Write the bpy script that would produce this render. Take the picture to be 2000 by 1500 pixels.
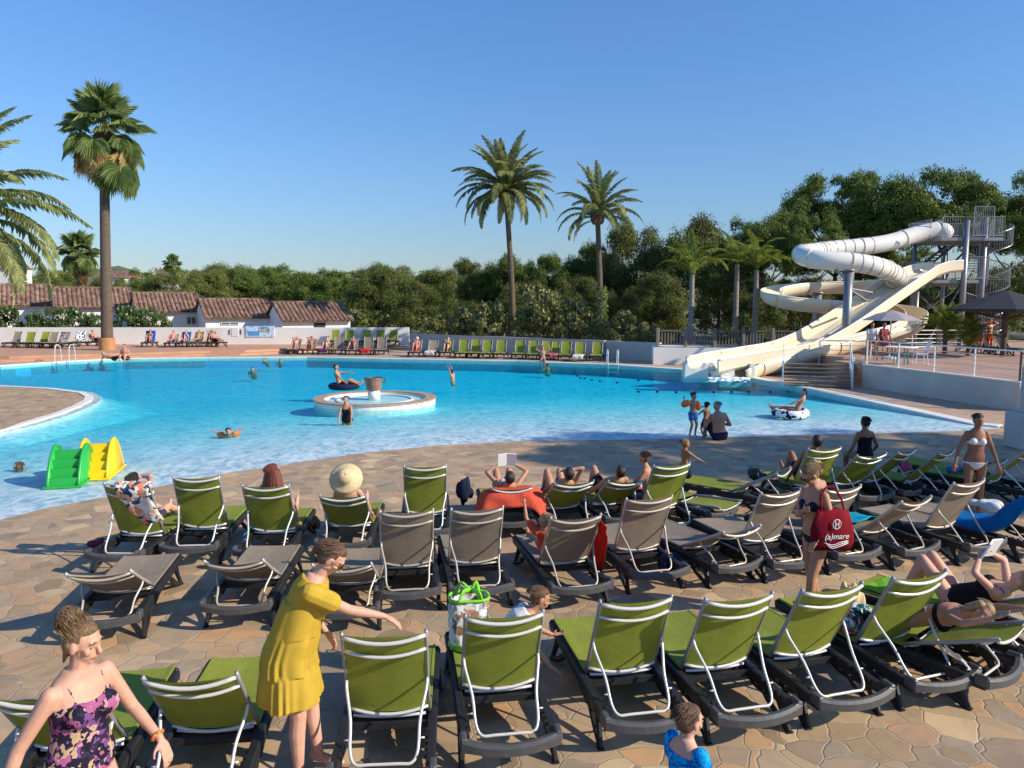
import bpy, bmesh, math, random
import numpy as np
from mathutils import Vector as V, Matrix as M, Quaternion
from mathutils.geometry import delaunay_2d_cdt
R = math.radians
random.seed(7); rng = np.random.default_rng(7)
for o in list(bpy.data.objects): bpy.data.objects.remove(o)
S = bpy.context.scene; C = S.collection
# ---------------- camera, sky, sun, exposure
HC = 3.4; FP = 1500.0; PIT = math.atan(160/1500)
cam = bpy.data.cameras.new('camera'); co = bpy.data.objects.new('camera', cam); C.objects.link(co)
cam.sensor_width = 36; cam.lens = 27; cam.clip_end = 4000; cam.clip_start = .05
co.location = (0, 0, HC); co.rotation_euler = (R(90)-PIT, 0, 0); S.camera = co
SUN_EL = R(29.5); SV = V((math.cos(R(-19))*math.cos(SUN_EL), math.sin(R(-19))*math.cos(SUN_EL), math.sin(SUN_EL)))
w = bpy.data.worlds.new('World'); S.world = w; w.use_nodes = True
nt = w.node_tree; sk = nt.nodes.new('ShaderNodeTexSky'); sk.sky_type = 'NISHITA'; sk.sun_disc = False
sk.sun_elevation = SUN_EL; sk.sun_rotation = math.atan2(SV.x, SV.y)
sk.air_density = 1.35; sk.dust_density = .15; sk.ozone_density = 3.0
tc = nt.nodes.new('ShaderNodeTexCoord'); sxyz = nt.nodes.new('ShaderNodeSeparateXYZ'); nt.links.new(tc.outputs['Generated'], sxyz.inputs[0])
rp = nt.nodes.new('ShaderNodeValToRGB'); e_ = rp.color_ramp.elements; e_[0].position = .0; e_[0].color = (.56, .70, 1.08, 1); e_[1].position = .45; e_[1].color = (.62, .93, 1.42, 1); e2_ = e_.new(.15); e2_.color = (.60, .82, 1.20, 1)
nt.links.new(sxyz.outputs[2], rp.inputs[0]); mxs = nt.nodes.new('ShaderNodeMix'); mxs.data_type = 'RGBA'; mxs.blend_type = 'MULTIPLY'; mxs.inputs[0].default_value = 1
nt.links.new(sk.outputs[0], mxs.inputs[6]); nt.links.new(rp.outputs[0], mxs.inputs[7])
nt.links.new(mxs.outputs[2], nt.nodes['Background'].inputs[0]); nt.nodes['Background'].inputs[1].default_value = .105
sl = bpy.data.lights.new('sun', 'SUN'); sl.energy = 5.0; sl.angle = R(.5); sl.color = (1, .90, .74)
so = bpy.data.objects.new('sun', sl); C.objects.link(so); so.rotation_euler = SV.to_track_quat('Z', 'Y').to_euler(); so.location = (20, -10, 20)
S.view_settings.view_transform = 'Standard'; S.view_settings.look = 'None'; S.view_settings.gamma = 1; S.view_settings.exposure = .27
S.render.engine = 'CYCLES'; S.cycles.max_bounces = 8; S.cycles.transparent_max_bounces = 24; S.cycles.volume_bounces = 0
S.render.resolution_x = 1024; S.render.resolution_y = 768
# ---------------- photo pixel -> point in the world
cp, sp = math.cos(PIT), math.sin(PIT)
def ray(px, py):
    a = (px-1000)/FP; b = (750-py)/FP
    return V((a, cp+b*sp, -sp+b*cp))
def G(px, py, z=0):
    d = ray(px, py); return V((0, 0, HC)) + d*((z-HC)/d.z)
def at(px, py, Y):
    d = ray(px, py); return V((0, 0, HC)) + d*(Y/d.y)
# ---------------- object helpers
def link(o, parent=None):
    C.objects.link(o)
    if parent is not None: o.parent = parent
    return o
def tag(o, label=None, cat=None, group=None, kind=None):
    if label: o['label'] = label
    if cat: o['category'] = cat
    if group: o['group'] = group
    if kind: o['kind'] = kind
    return o
def thing(name, label, cat, loc=(0, 0, 0), rz=0, group=None):
    o = bpy.data.objects.new(name, None); link(o); o.empty_display_size = .2
    o.location = loc; o.rotation_euler = (0, 0, rz); return tag(o, label, cat, group)
def mobj(name, me, parent=None, mat=None):
    o = bpy.data.objects.new(name, me)
    if mat is not None:
        me.materials.clear()
        for m in (mat if isinstance(mat, (list, tuple)) else [mat]): me.materials.append(m)
    return link(o, parent)
def smooth(me, on=True):
    me.polygons.foreach_set('use_smooth', [on]*len(me.polygons))
class MB:
    """collects shapes into one mesh"""
    def __init__(s): s.v = []; s.f = []; s.mi = []; s.cm = 0
    def add(s, vs, fs):
        n = len(s.v); s.v += [tuple(x) for x in vs]; s.f += [tuple(i+n for i in f) for f in fs]; s.mi += [s.cm]*len(fs)
        return s
    def box(s, c, size, rz=0, rot=None, bev=0):
        hx, hy, hz = [k/2 for k in size]
        m = (rot if rot is not None else M.Rotation(rz, 3, 'Z'))
        b = min(bev, hx*.9, hy*.9, hz*.9)
        if b <= 0:
            vs = [m @ V((x, y, z)) + V(c) for x in (-hx, hx) for y in (-hy, hy) for z in (-hz, hz)]
            return s.add(vs, [(0,1,3,2),(4,6,7,5),(0,4,5,1),(2,3,7,6),(0,2,6,4),(1,5,7,3)])
        rings = []
        for z, k in ((-hz, b), (-hz+b, 0), (hz-b, 0), (hz, b)):
            x0, y0 = hx-k, hy-k; q = b if k == 0 else 0
            ring = [(x0, -y0+q), (x0, y0-q), (x0-q, y0), (-x0+q, y0), (-x0, y0-q), (-x0, -y0+q), (-x0+q, -y0), (x0-q, -y0)] if q else \
                   [(x0, -y0), (x0, y0), (x0, y0), (-x0, y0), (-x0, y0), (-x0, -y0), (-x0, -y0), (x0, -y0)]
            rings.append([m @ V((p[0], p[1], z)) + V(c) for p in ring])
        return s.rings(rings, True)
    def rings(s, rs, cap=True, closed=True):
        n = len(rs[0]); vs = [p for r in rs for p in r]; fs = []
        for i in range(len(rs)-1):
            for j in range(n if closed else n-1):
                k = (j+1) % n; fs.append((i*n+j, i*n+k, (i+1)*n+k, (i+1)*n+j))
        if cap and closed:
            fs.append(tuple(range(n))[::-1]); fs.append(tuple((len(rs)-1)*n+j for j in range(n)))
        return s.add(vs, fs)
    def tube(s, pts, r, n=8, cap=True, up=None, sq=None):
        pts = [V(p) for p in pts]; rr = r if isinstance(r, (list, tuple)) else [r]*len(pts); rs = []
        pu = V(up) if up else None
        for i, p in enumerate(pts):
            t = (pts[min(i+1, len(pts)-1)] - pts[max(i-1, 0)])
            if t.length < 1e-9: t = V((0, 0, 1))
            t.normalize()
            if pu is None: pu = t.orthogonal()
            a = (pu - t*pu.dot(t))
            if a.length < 1e-6: a = t.orthogonal()
            a.normalize(); pu = a.copy() if not up else V(up); b = t.cross(a)
            k1, k2 = sq if sq else (1, 1)
            rs.append([p + (a*math.cos(2*math.pi*j/n)*k1 + b*math.sin(2*math.pi*j/n)*k2)*rr[i] for j in range(n)])
        return s.rings(rs, cap)
    def cyl(s, c, r, h, n=16, r2=None):
        c = V(c); return s.tube([c, c+V((0, 0, h))], [r, r2 if r2 is not None else r], n)
    def lathe(s, c, prof, n=24, cap=True):
        c = V(c); return s.rings([[c+V((r*math.cos(2*math.pi*j/n), r*math.sin(2*math.pi*j/n), z)) for j in range(n)] for r, z in prof], cap)
    def ell(s, c, rad, rot=None, n=12, m=8):
        rot = rot or M.Identity(3); c = V(c); rs = []
        for i in range(m+1):
            t = math.pi*(.02+.96*i/m)
            rs.append([c + rot @ V((rad[0]*math.sin(t)*math.cos(2*math.pi*j/n), rad[1]*math.sin(t)*math.sin(2*math.pi*j/n), -rad[2]*math.cos(t))) for j in range(n)])
        return s.rings(rs, True)
    def cap(s, a, b, r0, r1, n=10):
        a, b = V(a), V(b); d = b-a; L = d.length
        if L < 1e-6: return s.ell(a, (r0,)*3)
        d /= L; u = d.orthogonal().normalized(); w_ = d.cross(u); rs = []
        for t in (-85, -55, -25, 0): rs.append((a+d*r0*math.sin(R(t)), r0*math.cos(R(t))))
        for t in (0, 25, 55, 85): rs.append((b+d*r1*math.sin(R(t)), r1*math.cos(R(t))))
        return s.rings([[p+(u*math.cos(2*math.pi*j/n)+w_*math.sin(2*math.pi*j/n))*q for j in range(n)] for p, q in rs])
    def mesh(s, name='m'):
        me = bpy.data.meshes.new(name); me.from_pydata(s.v, [], s.f)
        if any(s.mi): me.polygons.foreach_set('material_index', s.mi)
        me.update(); return me
    def build(s, name, mat, parent=None, sm=False):
        me = s.mesh(name); o = mobj(name, me, parent, mat)
        if sm: smooth(me)
        return o
def catmull(pts, n=8):
    P = [V(p) for p in pts]; P = [P[0]*2-P[1]] + P + [P[-1]*2-P[-2]]; out = []
    for i in range(1, len(P)-2):
        for k in range(n):
            t = k/n; a, b, c, d = P[i-1], P[i], P[i+1], P[i+2]
            out.append(.5*((2*b)+(c-a)*t+(2*a-5*b+4*c-d)*t*t+(3*b-a-3*c+d)*t**3))
    out.append(P[-2]); return out
def dupe(root, loc, rz, label=None, group=None):
    r = root.copy(); link(r); r.location = loc; r.rotation_euler = (0, 0, rz)
    if label: r['label'] = label
    if group: r['group'] = group
    for ch in list(root.children):
        c = ch.copy(); link(c, r)
        for g in ch.children: link(g.copy(), c)
    return r
# ---------------- materials
def nodes(name):
    m = bpy.data.materials.new(name); m.use_nodes = True; t = m.node_tree
    b = t.nodes['Principled BSDF']; return m, t, b, t.nodes['Material Output']
def N(t, kind, **kw):
    n = t.nodes.new('ShaderNode'+kind)
    for k, v in kw.items():
        if k.startswith('_'): setattr(n, k[1:], v)
        else: n.inputs[k.replace('_', ' ')].default_value = v
    return n
def ramp(t, fac, cols, interp='LINEAR'):
    r = t.nodes.new('ShaderNodeValToRGB'); e = r.color_ramp; e.interpolation = interp
    while len(e.elements) < len(cols): e.elements.new(.5)
    for el, (p, c) in zip(e.elements, cols): el.position = p; el.color = (*c, 1) if len(c) == 3 else c
    t.links.new(fac, r.inputs[0]); return r.outputs[0]
def mix(t, f, a, b, mode='MIX'):
    n = t.nodes.new('ShaderNodeMix'); n.data_type = 'RGBA'; n.blend_type = mode
    for i, x in ((0, f), (6, a), (7, b)):
        if hasattr(x, 'links') or hasattr(x, 'is_linked'): t.links.new(x, n.inputs[i])
        else: n.inputs[i].default_value = x if i == 0 else (*x, 1)
    return n.outputs[2]
def coord(t, scale=(1, 1, 1), out='Object', rot=(0, 0, 0)):
    c = t.nodes.new('ShaderNodeTexCoord'); m = t.nodes.new('ShaderNodeMapping'); m.inputs[3].default_value = scale; m.inputs[2].default_value = rot
    t.links.new(c.outputs[out], m.inputs[0]); return m.outputs[0]
def bump(t, b, h, s=.3, d=.02):
    n = t.nodes.new('ShaderNodeBump'); n.inputs[0].default_value = s; n.inputs[1].default_value = d
    t.links.new(h, n.inputs['Height']); t.links.new(n.outputs[0], b.inputs['Normal']); return n
def noise(t, vec, scale=5, detail=4, rough=.5, dist=0):
    n = N(t, 'TexNoise', Scale=scale, Detail=detail, Roughness=rough, Distortion=dist)
    if vec is not None: t.links.new(vec, n.inputs['Vector'])
    return n.outputs['Fac']
def vary(c, k): return tuple(max(0, min(1, x*k)) for x in c)
def plain(name, c, rough=.5, var=.12, sc=6, metal=0, bs=.1, bd=.01, bsc=40, spec=.5, scale=(1, 1, 1)):
    m, t, b, o = nodes(name); v = coord(t, scale)
    f = noise(t, v, sc, 5, .6)
    t.links.new(ramp(t, f, [(.3, vary(c, 1-var)), (.7, vary(c, 1+var))]), b.inputs['Base Color'])
    b.inputs['Roughness'].default_value = rough; b.inputs['Metallic'].default_value = metal; b.inputs['Specular IOR Level'].default_value = spec
    if bs: bump(t, b, noise(t, v, bsc, 3), bs, bd)
    return m
def cloth(name, c, trans=.3, var=.1, rough=.85, see=0.0, weave=250):
    m, t, b, o = nodes(name); v = coord(t)
    col = ramp(t, noise(t, v, 7, 4), [(.3, vary(c, 1-var)), (.7, vary(c, 1+var))])
    oi = t.nodes.new('ShaderNodeObjectInfo'); col = mix(t, 1, col, ramp(t, oi.outputs['Random'], [(0, (.86, .86, .9)), (.5, (1, 1, 1)), (1, (1.1, 1.06, 1.0))]), 'MULTIPLY')
    col = mix(t, .5, col, ramp(t, noise(t, v, 2.3, 6, .7), [(.38, (.78, .78, .76)), (.52, (1, 1, 1))]), 'MULTIPLY')
    t.links.new(col, b.inputs['Base Color']); b.inputs['Roughness'].default_value = rough; b.inputs['Specular IOR Level'].default_value = .2
    bump(t, b, mix(t, .6, noise(t, v, weave, 1), noise(t, v, 5, 3, .5, 1.5)), .35, .03)
    tr = t.nodes.new('ShaderNodeBsdfTranslucent'); t.links.new(col, tr.inputs[0])
    x = t.nodes.new('ShaderNodeMixShader'); x.inputs[0].default_value = trans
    t.links.new(b.outputs[0], x.inputs[1]); t.links.new(tr.outputs[0], x.inputs[2]); last = x.outputs[0]
    if see:
        tp = t.nodes.new('ShaderNodeBsdfTransparent'); y = t.nodes.new('ShaderNodeMixShader'); y.inputs[0].default_value = see
        t.links.new(last, y.inputs[1]); t.links.new(tp.outputs[0], y.inputs[2]); last = y.outputs[0]
    t.links.new(last, o.inputs[0]); return m
def pattern(name, cols, scale=12, trans=.15, kind='VORONOI', stretch=(1, 1, 1), dist=.3):
    """printed fabric: irregular patches of several colours"""
    m, t, b, o = nodes(name); v = coord(t, stretch)
    nz = N(t, 'TexNoise', Scale=scale*.7, Detail=2); t.links.new(v, nz.inputs['Vector'])
    va = t.nodes.new('ShaderNodeVectorMath'); va.operation = 'MULTIPLY_ADD'; va.inputs[1].default_value = (dist/scale*3,)*3
    t.links.new(nz.outputs['Color'], va.inputs[0]); t.links.new(v, va.inputs[2])
    if kind == 'VORONOI':
        vo = N(t, 'TexVoronoi', Scale=scale); t.links.new(va.outputs[0], vo.inputs['Vector'])
        sx = t.nodes.new('ShaderNodeSeparateColor'); t.links.new(vo.outputs['Color'], sx.inputs[0]); f = sx.outputs[0]
    elif kind == 'NOISE': f = noise(t, va.outputs[0], scale, 3, .6)
    else:
        wv = N(t, 'TexWave', Scale=scale, Distortion=dist); t.links.new(v, wv.inputs['Vector']); f = wv.outputs['Fac']
    n = len(cols)
    lo, hi = (.3, .7) if kind == 'NOISE' else (0, 1)
    t.links.new(ramp(t, f, [(lo+(hi-lo)*i/n, c) for i, c in enumerate(cols)], 'CONSTANT'), b.inputs['Base Color'])
    b.inputs['Roughness'].default_value = .8; b.inputs['Specular IOR Level'].default_value = .2
    return m
def paving(name, cols, scale, mortar=(.42, .36, .28), wid=.03, stretch=(1, 1, 1), grad=None):
    m, t, b, o = nodes(name); v0 = coord(t, stretch)
    nz = N(t, 'TexNoise', Scale=1.1, Detail=3); t.links.new(v0, nz.inputs['Vector'])
    va = t.nodes.new('ShaderNodeVectorMath'); va.operation = 'MULTIPLY_ADD'; va.inputs[1].default_value = (.55,)*3
    t.links.new(nz.outputs['Color'], va.inputs[0]); t.links.new(v0, va.inputs[2]); v = va.outputs[0]
    vo = N(t, 'TexVoronoi', Scale=scale, Randomness=.95); t.links.new(v, vo.inputs['Vector'])
    ve = N(t, 'TexVoronoi', _feature='DISTANCE_TO_EDGE', Scale=scale, Randomness=.95); t.links.new(v, ve.inputs['Vector'])
    sx = t.nodes.new('ShaderNodeSeparateColor'); t.links.new(vo.outputs['Color'], sx.inputs[0])
    c1 = ramp(t, sx.outputs[0], [(i/(len(cols)-1), c) for i, c in enumerate(cols)], 'LINEAR')
    ns = N(t, 'TexNoise', Scale=2.2, Detail=7, Roughness=.65, Distortion=1.3)
    vs = t.nodes.new('ShaderNodeVectorMath'); vs.operation = 'MULTIPLY_ADD'; vs.inputs[1].default_value = (9, 9, 9)
    t.links.new(vo.outputs['Color'], vs.inputs[0]); t.links.new(v0, vs.inputs[2]); t.links.new(vs.outputs[0], ns.inputs['Vector'])
    c2 = mix(t, .75, c1, ramp(t, ns.outputs['Fac'], [(.25, (.62, .62, .62)), (.5, (1, 1, 1)), (.72, (1.25, 1.12, 1.0))]), 'MULTIPLY')
    c3 = mix(t, .5, c2, ramp(t, noise(t, v0, .5, 4), [(.3, (.75, .75, .76)), (.7, (1.1, 1.06, 1.0))]), 'MULTIPLY')
    f = ramp(t, ve.outputs['Distance'], [(wid*.5, (1, 1, 1)), (wid, (0, 0, 0))])
    t.links.new(mix(t, f, c3, mortar), b.inputs['Base Color'])
    b.inputs['Roughness'].default_value = .75; b.inputs['Specular IOR Level'].default_value = .3
    h = mix(t, .5, ramp(t, ve.outputs['Distance'], [(0, (0, 0, 0)), (wid*1.6, (1, 1, 1))]), ns.outputs['Fac'])
    bump(t, b, h, .6, .014); return m
def leafmat(name, cols, trans=.3, rough=.55, patch=.25):
    m, t, b, o = nodes(name); g = t.nodes.new('ShaderNodeNewGeometry')
    c1 = ramp(t, g.outputs['Random Per Island'], [(i/(len(cols)-1), c) for i, c in enumerate(cols)])
    c = mix(t, .6, c1, ramp(t, noise(t, coord(t), patch, 3), [(.35, (.65, .7, .7)), (.65, (1.25, 1.2, 1.05))]), 'MULTIPLY')
    t.links.new(c, b.inputs['Base Color']); b.inputs['Roughness'].default_value = rough; b.inputs['Specular IOR Level'].default_value = .35
    tr = t.nodes.new('ShaderNodeBsdfTranslucent'); t.links.new(c, tr.inputs[0]); x = t.nodes.new('ShaderNodeMixShader'); x.inputs[0].default_value = trans
    t.links.new(b.outputs[0], x.inputs[1]); t.links.new(tr.outputs[0], x.inputs[2]); t.links.new(x.outputs[0], o.inputs[0]); return m
def skinmat(name, c):
    m, t, b, o = nodes(name); v = coord(t)
    col = ramp(t, noise(t, v, 9, 5, .6), [(.3, (c[0]*.9, c[1]*.84, c[2]*.8)), (.7, vary(c, 1.08))])
    t.links.new(col, b.inputs['Base Color']); b.inputs['Roughness'].default_value = .58
    b.inputs['Subsurface Weight'].default_value = .12; b.inputs['Subsurface Radius'].default_value = (.02, .008, .004); b.inputs['Subsurface Scale'].default_value = .5
    b.inputs['Specular IOR Level'].default_value = .4; bump(t, b, noise(t, v, 120, 3), .12, .002); return m
def hairmat(name, c):
    m, t, b, o = nodes(name); v = coord(t, (1, 1, .18))
    f = noise(t, v, 90, 4, .7, .6)
    t.links.new(ramp(t, f, [(.3, vary(c, .45)), (.55, c), (.75, vary(c, 1.7))]), b.inputs['Base Color']); b.inputs['Roughness'].default_value = .5
    bump(t, b, f, .9, .01); return m
def tilemat(name, c):
    """clay roof tile: per-row mottling"""
    m, t, b, o = nodes(name); v = coord(t)
    vo = N(t, 'TexVoronoi', Scale=3.0, Randomness=.4); t.links.new(coord(t, (1.4, .9, .9)), vo.inputs['Vector'])
    sx = t.nodes.new('ShaderNodeSeparateColor'); t.links.new(vo.outputs['Color'], sx.inputs[0])
    c1 = ramp(t, sx.outputs[0], [(0, vary(c, .6)), (.5, c), (.8, vary(c, 1.25)), (1, (c[0]*1.5, c[1]*1.8, c[2]*2.0))])
    t.links.new(mix(t, .5, c1, ramp(t, noise(t, v, 1.5, 5), [(.3, (.6, .6, .6)), (.7, (1.2, 1.15, 1.1))]), 'MULTIPLY'), b.inputs['Base Color'])
    b.inputs['Roughness'].default_value = .85; return m
K = {}
K['stone'] = paving('crazy_paving', [(.29, .205, .125), (.50, .355, .205), (.41, .31, .20), (.52, .32, .165), (.35, .275, .19), (.60, .44, .255), (.45, .285, .175), (.31, .24, .165)], 3.4, (.36, .29, .2), .019)
K['stone_far'] = paving('terrace_stone', [(.45, .30, .2), (.52, .36, .24), (.42, .3, .22)], 1.6, (.5, .4, .3), .03)
K['terracotta'] = plain('terracotta_deck', (.50, .27, .16), .8, .12, 1.2, bsc=20)
K['coping'] = plain('white_coping', (.78, .74, .66), .6, .08, 2)
K['plaster'] = plain('white_plaster', (.84, .81, .74), .85, .06, .8, bsc=25, bs=.3)
K['plaster_grey'] = plain('grey_white_plaster', (.50, .48, .43), .85, .12, .9, bsc=25, bs=.3)  # grey render; also white render with its shade put into the colour
K['earth'] = plain('earth', (.13, .12, .06), .95, .4, .3)
K['green'] = cloth('green_sling', (.275, .32, .045), .07, .07, .7, .07)
K['taupe'] = cloth('taupe_sling', (.33, .27, .205), .12, .07, .7, .06)
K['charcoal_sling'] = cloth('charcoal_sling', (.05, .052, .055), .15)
K['frame'] = plain('charcoal_plastic', (.018, .018, .019), .5, .25, 9, bsc=60, bs=.12, spec=.35)
K['silver'] = plain('pale_tube', (.66, .65, .63), .32, .05, 8, metal=.15, bs=0)
K['champ'] = plain('champagne_tube', (.52, .46, .39), .35, .05, 8, metal=.25, bs=0)
K['greytube'] = plain('grey_tube', (.33, .33, .33), .35, .05, 8, metal=.3, bs=0)
K['eye_white'] = plain('eye_white', (.42, .38, .35), .3, .05, bs=0)
K['black'] = plain('black_stuff', (.012, .012, .014), .6, .2)
K['white'] = plain('white_stuff', (.8, .8, .78), .5, .04)
K['wood_grey'] = plain('weathered_wood', (.2, .165, .13), .8, .3, 3, scale=(1, 1, 6))
K['wood_orange'] = plain('orange_wood', (.5, .25, .1), .6, .2, 4)
K['slide'] = plain('cream_fibreglass', (.78, .68, .49), .28, .05, .7, bs=.05, bsc=4, spec=.6)
K['slide_y'] = plain('yellow_cream_fibreglass', (.68, .50, .24), .35, .06, .7, bs=.05, bsc=4)
K['slide_w'] = plain('white_fibreglass', (.78, .75, .68), .25, .04, .7, bs=.05, bsc=4)
K['galv'] = plain('galvanised_steel', (.25, .26, .27), .4, .1, 3, metal=.5, bs=0)
K['steel_dark'] = plain('dark_steel', (.12, .12, .12), .5, .1, metal=.4)
K['roof'] = tilemat('clay_tiles', (.21, .118, .078))
K['straw'] = plain('straw', (.66, .5, .28), .8, .15, 30, bsc=150, bs=.5)
K['blue_towel'] = cloth('blue_towel', (.0, .14, .42), .1, .1)
K['cyan_towel'] = cloth('cyan_towel', (.01, .42, .55), .15, .1)
K['royal'] = cloth('royal_blue_towel', (.01, .08, .5), .1, .1)
K['coral'] = cloth('coral_towel', (.85, .13, .07), .2, .08)
K['red'] = cloth('red_towel', (.72, .03, .02), .15, .08)
K['purple'] = cloth('purple_towel', (.13, .03, .14), .1, .15)
K['white_towel'] = cloth('white_towel', (.78, .77, .74), .15, .06)
K['yellow_dress'] = cloth('mustard_jersey', (.60, .40, .045), .08, .07, .8)
K['bag_red'] = cloth('red_bag_cloth', (.22, .004, .014), .08, .15)
K['white_cotton'] = cloth('white_cotton', (.82, .82, .82), .1, .04)
K['navy'] = cloth('navy_cloth', (.012, .02, .05), .05, .2)
K['blackcloth'] = cloth('black_cloth', (.01, .01, .012), .03, .2)
K['pink'] = cloth('pink_cloth', (.6, .12, .2), .1)
K['blue_cloth'] = cloth('blue_cloth', (.03, .15, .5), .1)
K['floral'] = pattern('dark_floral_swimsuit', [(.012, .01, .025), (.36, .10, .22), (.015, .012, .03), (.48, .33, .2), (.03, .02, .05), (.16, .06, .22), (.012, .01, .02), (.5, .28, .28), (.012, .01, .02)], 22, dist=1.6)
K['floral_towel'] = pattern('floral_towel', [(.8, .78, .7), (.02, .1, .16), (.8, .25, .13), (.8, .78, .72), (.02, .05, .12), (.75, .42, .25)], 13, dist=1.5)
K['bluepat'] = pattern('blue_swim_top', [(.0, .2, .62), (.0, .36, .75), (.0, .1, .42), (.02, .45, .8)], 22, kind='NOISE')
K['tropic'] = pattern('tropical_cloth', [(.01, .03, .03), (.02, .25, .24), (.7, .7, .65), (.01, .02, .03), (.6, .1, .1)], 20, dist=1.5)
K['wavy'] = pattern('blue_white_swimsuit', [(.0, .3, .7), (.75, .75, .75), (.02, .02, .03), (.75, .75, .75)], 30, dist=1)
K['stripe'] = pattern('striped_cloth', [(.8, .8, .78), (.03, .06, .2)], 18, kind='WAVE')
K['check'] = pattern('black_white_float', [(.8, .8, .8), (.012, .012, .015)], 9, dist=.1)
K['teal'] = plain('teal_plastic', (.0, .3, .28), .4)
K['orange'] = plain('orange_vinyl', (.85, .2, .03), .4, .05)
K['play_green'] = plain('green_play_plastic', (.02, .38, .06), .35, .04, bs=0)
K['play_yellow'] = plain('yellow_play_plastic', (.9, .55, .01), .35, .04, bs=0)
K['trunk'] = plain('palm_trunk', (.14, .10, .068), .9, .3, 3, bsc=8, bs=1, bd=.06, scale=(1, 1, 5))
K['bark'] = plain('bark', (.10, .075, .055), .9, .35, 3, bsc=12, bs=1, bd=.05)
K['palebark'] = plain('pale_palm_bark', (.24, .22, .19), .9, .25, 3, bsc=8, bs=.6, bd=.03, scale=(1, 1, 4))
K['frond'] = leafmat('date_frond', [(.17, .2, .07), (.30, .33, .12), (.46, .44, .19)], .4)
K['fan'] = leafmat('fan_frond', [(.15, .24, .07), (.28, .37, .12), (.46, .47, .21)], .45)
K['dry'] = leafmat('dry_frond', [(.5, .37, .15), (.70, .53, .27), (.40, .30, .14)], .4)
K['queen'] = leafmat('queen_frond', [(.16, .22, .03), (.27, .32, .04), (.36, .38, .07)], .4)
K['pine'] = leafmat('pine_needles', [(.05, .085, .015), (.12, .175, .025), (.23, .30, .045)], .25, .6, .4)
K['broad'] = leafmat('broadleaf', [(.05, .07, .015), (.11, .135, .025), (.21, .225, .045)], .2, .55, .3)
K['far_leaf'] = leafmat('far_wood_leaf', [(.10, .125, .03), (.17, .20, .045), (.27, .285, .075)], .2, .7, .12)
K['shrub'] = leafmat('shrub_leaf', [(.06, .09, .02), (.13, .155, .04), (.30, .29, .11), (.4, .36, .17)], .25, .5, .8)
K['oleander'] = leafmat('oleander_leaf', [(.04, .09, .02), (.09, .15, .04), (.14, .2, .07)], .25, .5, .8)
K['flower'] = leafmat('white_blossom', [(.7, .68, .62), (.75, .6, .58)], .3)
K['cane'] = plain('brown_rattan', (.2, .12, .06), .7, .3, 20)
SK = dict(fair=skinmat('fair_skin', (.60, .335, .235)), tan=skinmat('tanned_skin', (.46, .235, .14)), dark=skinmat('dark_tan_skin', (.30, .14, .075)),
          red=skinmat('sunburnt_skin', (.58, .26, .17)))
HR = dict(blond=hairmat('blond_hair', (.40, .26, .12)), brown=hairmat('brown_hair', (.13, .065, .03)), dark=hairmat('dark_hair', (.025, .016, .012)),
          red=hairmat('red_hair', (.17, .03, .018)), grey=hairmat('grey_hair', (.42, .38, .32)), light=hairmat('light_brown_hair', (.20, .115, .05)))
# ================= THE SETTING =================
def xy(p): return (p[0], p[1])
near = [xy(G(*p)) for p in [(1965,836),(1900,840),(1800,844),(1600,848),(1450,853),(1350,856),(1200,859),(1000,862),(850,870),(700,886),(560,906),(430,926),(330,946),(200,972),(100,990),(0,1015)]]
nearx = near + [(-11, 10.4), (-15, 9.6), (-20, 11), (-23.5, 15)]
penin = [(-23, 18.6)] + [xy(G(*p)) for p in [(0,843),(60,826),(120,808),(155,794),(176,783),(180,775),(165,767),(100,759),(0,754)]] + [(-32, 32.5)]
farE = [xy(G(*p)) for p in [(0,715),(60,711),(130,706),(240,701),(400,699),(600,698),(800,702),(1000,706),(1200,713),(1330,722),(1470,739),(1600,764),(1700,785),(1800,807),(1900,829),(1950,834)]]
pool = nearx + penin + [(-34, 36), (-34, 39)] + farE
def inpoly(p, poly):
    x, y = p; c = False; j = len(poly)-1
    for i in range(len(poly)):
        a, b = poly[i], poly[j]
        if (a[1] > y) != (b[1] > y) and x < (b[0]-a[0])*(y-a[1])/(b[1]-a[1])+a[0]: c = not c
        j = i
    return c
def sheet(name, poly, z, mat, holes=(), grid=None, zf=None, sk=0):
    vs = [V(p) for p in poly]; es = [(i, (i+1) % len(poly)) for i in range(len(poly))]
    for h in holes:
        n = len(vs); vs += [V(p) for p in h]; es += [(n+i, n+(i+1) % len(h)) for i in range(len(h))]
    if grid:
        xs = [p[0] for p in poly]; ys = [p[1] for p in poly]
        x = min(xs)+grid/2
        while x < max(xs):
            y = min(ys)+grid/2
            while y < max(ys):
                if inpoly((x, y), poly): vs.append(V((x, y)))
                y += grid
            x += grid
    ov, oe, of, *_ = delaunay_2d_cdt(vs, es, [], 0, 1e-5)
    fs = []
    for f in of:
        c = sum((ov[i] for i in f), V((0, 0)))/len(f)
        if inpoly(c, poly) and not any(inpoly(c, h) for h in holes): fs.append(tuple(f))
    m = MB(); 
    # orient upwards
    out = []
    for f in fs:
        a, b, c = [ov[i] for i in f[:3]]
        out.append(f if (b-a).cross(c-a) > 0 else f[::-1])
    m.add([(p.x, p.y, zf(p.x, p.y) if zf else z) for p in ov], out)
    return m.build(name, mat)
tag(sheet('ground', [(-1500,-600),(1500,-600),(1500,2500),(-1500,2500)], -.03, K['earth'], [[(-45,-12),(45,-12),(45,70),(-45,70)]]), kind='structure')
npoly = [(-45,-12),(45,-12),(45,20.6)] + nearx + penin + [(-34,35.5),(-45,35.5)]
tag(sheet('paving', npoly, 0, K['stone']), kind='structure')
fpoly = [(-45,35.5),(-34,35.5),(-34,39)] + farE + [near[0], (45,20.6),(45,70),(-45,70)]
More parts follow.
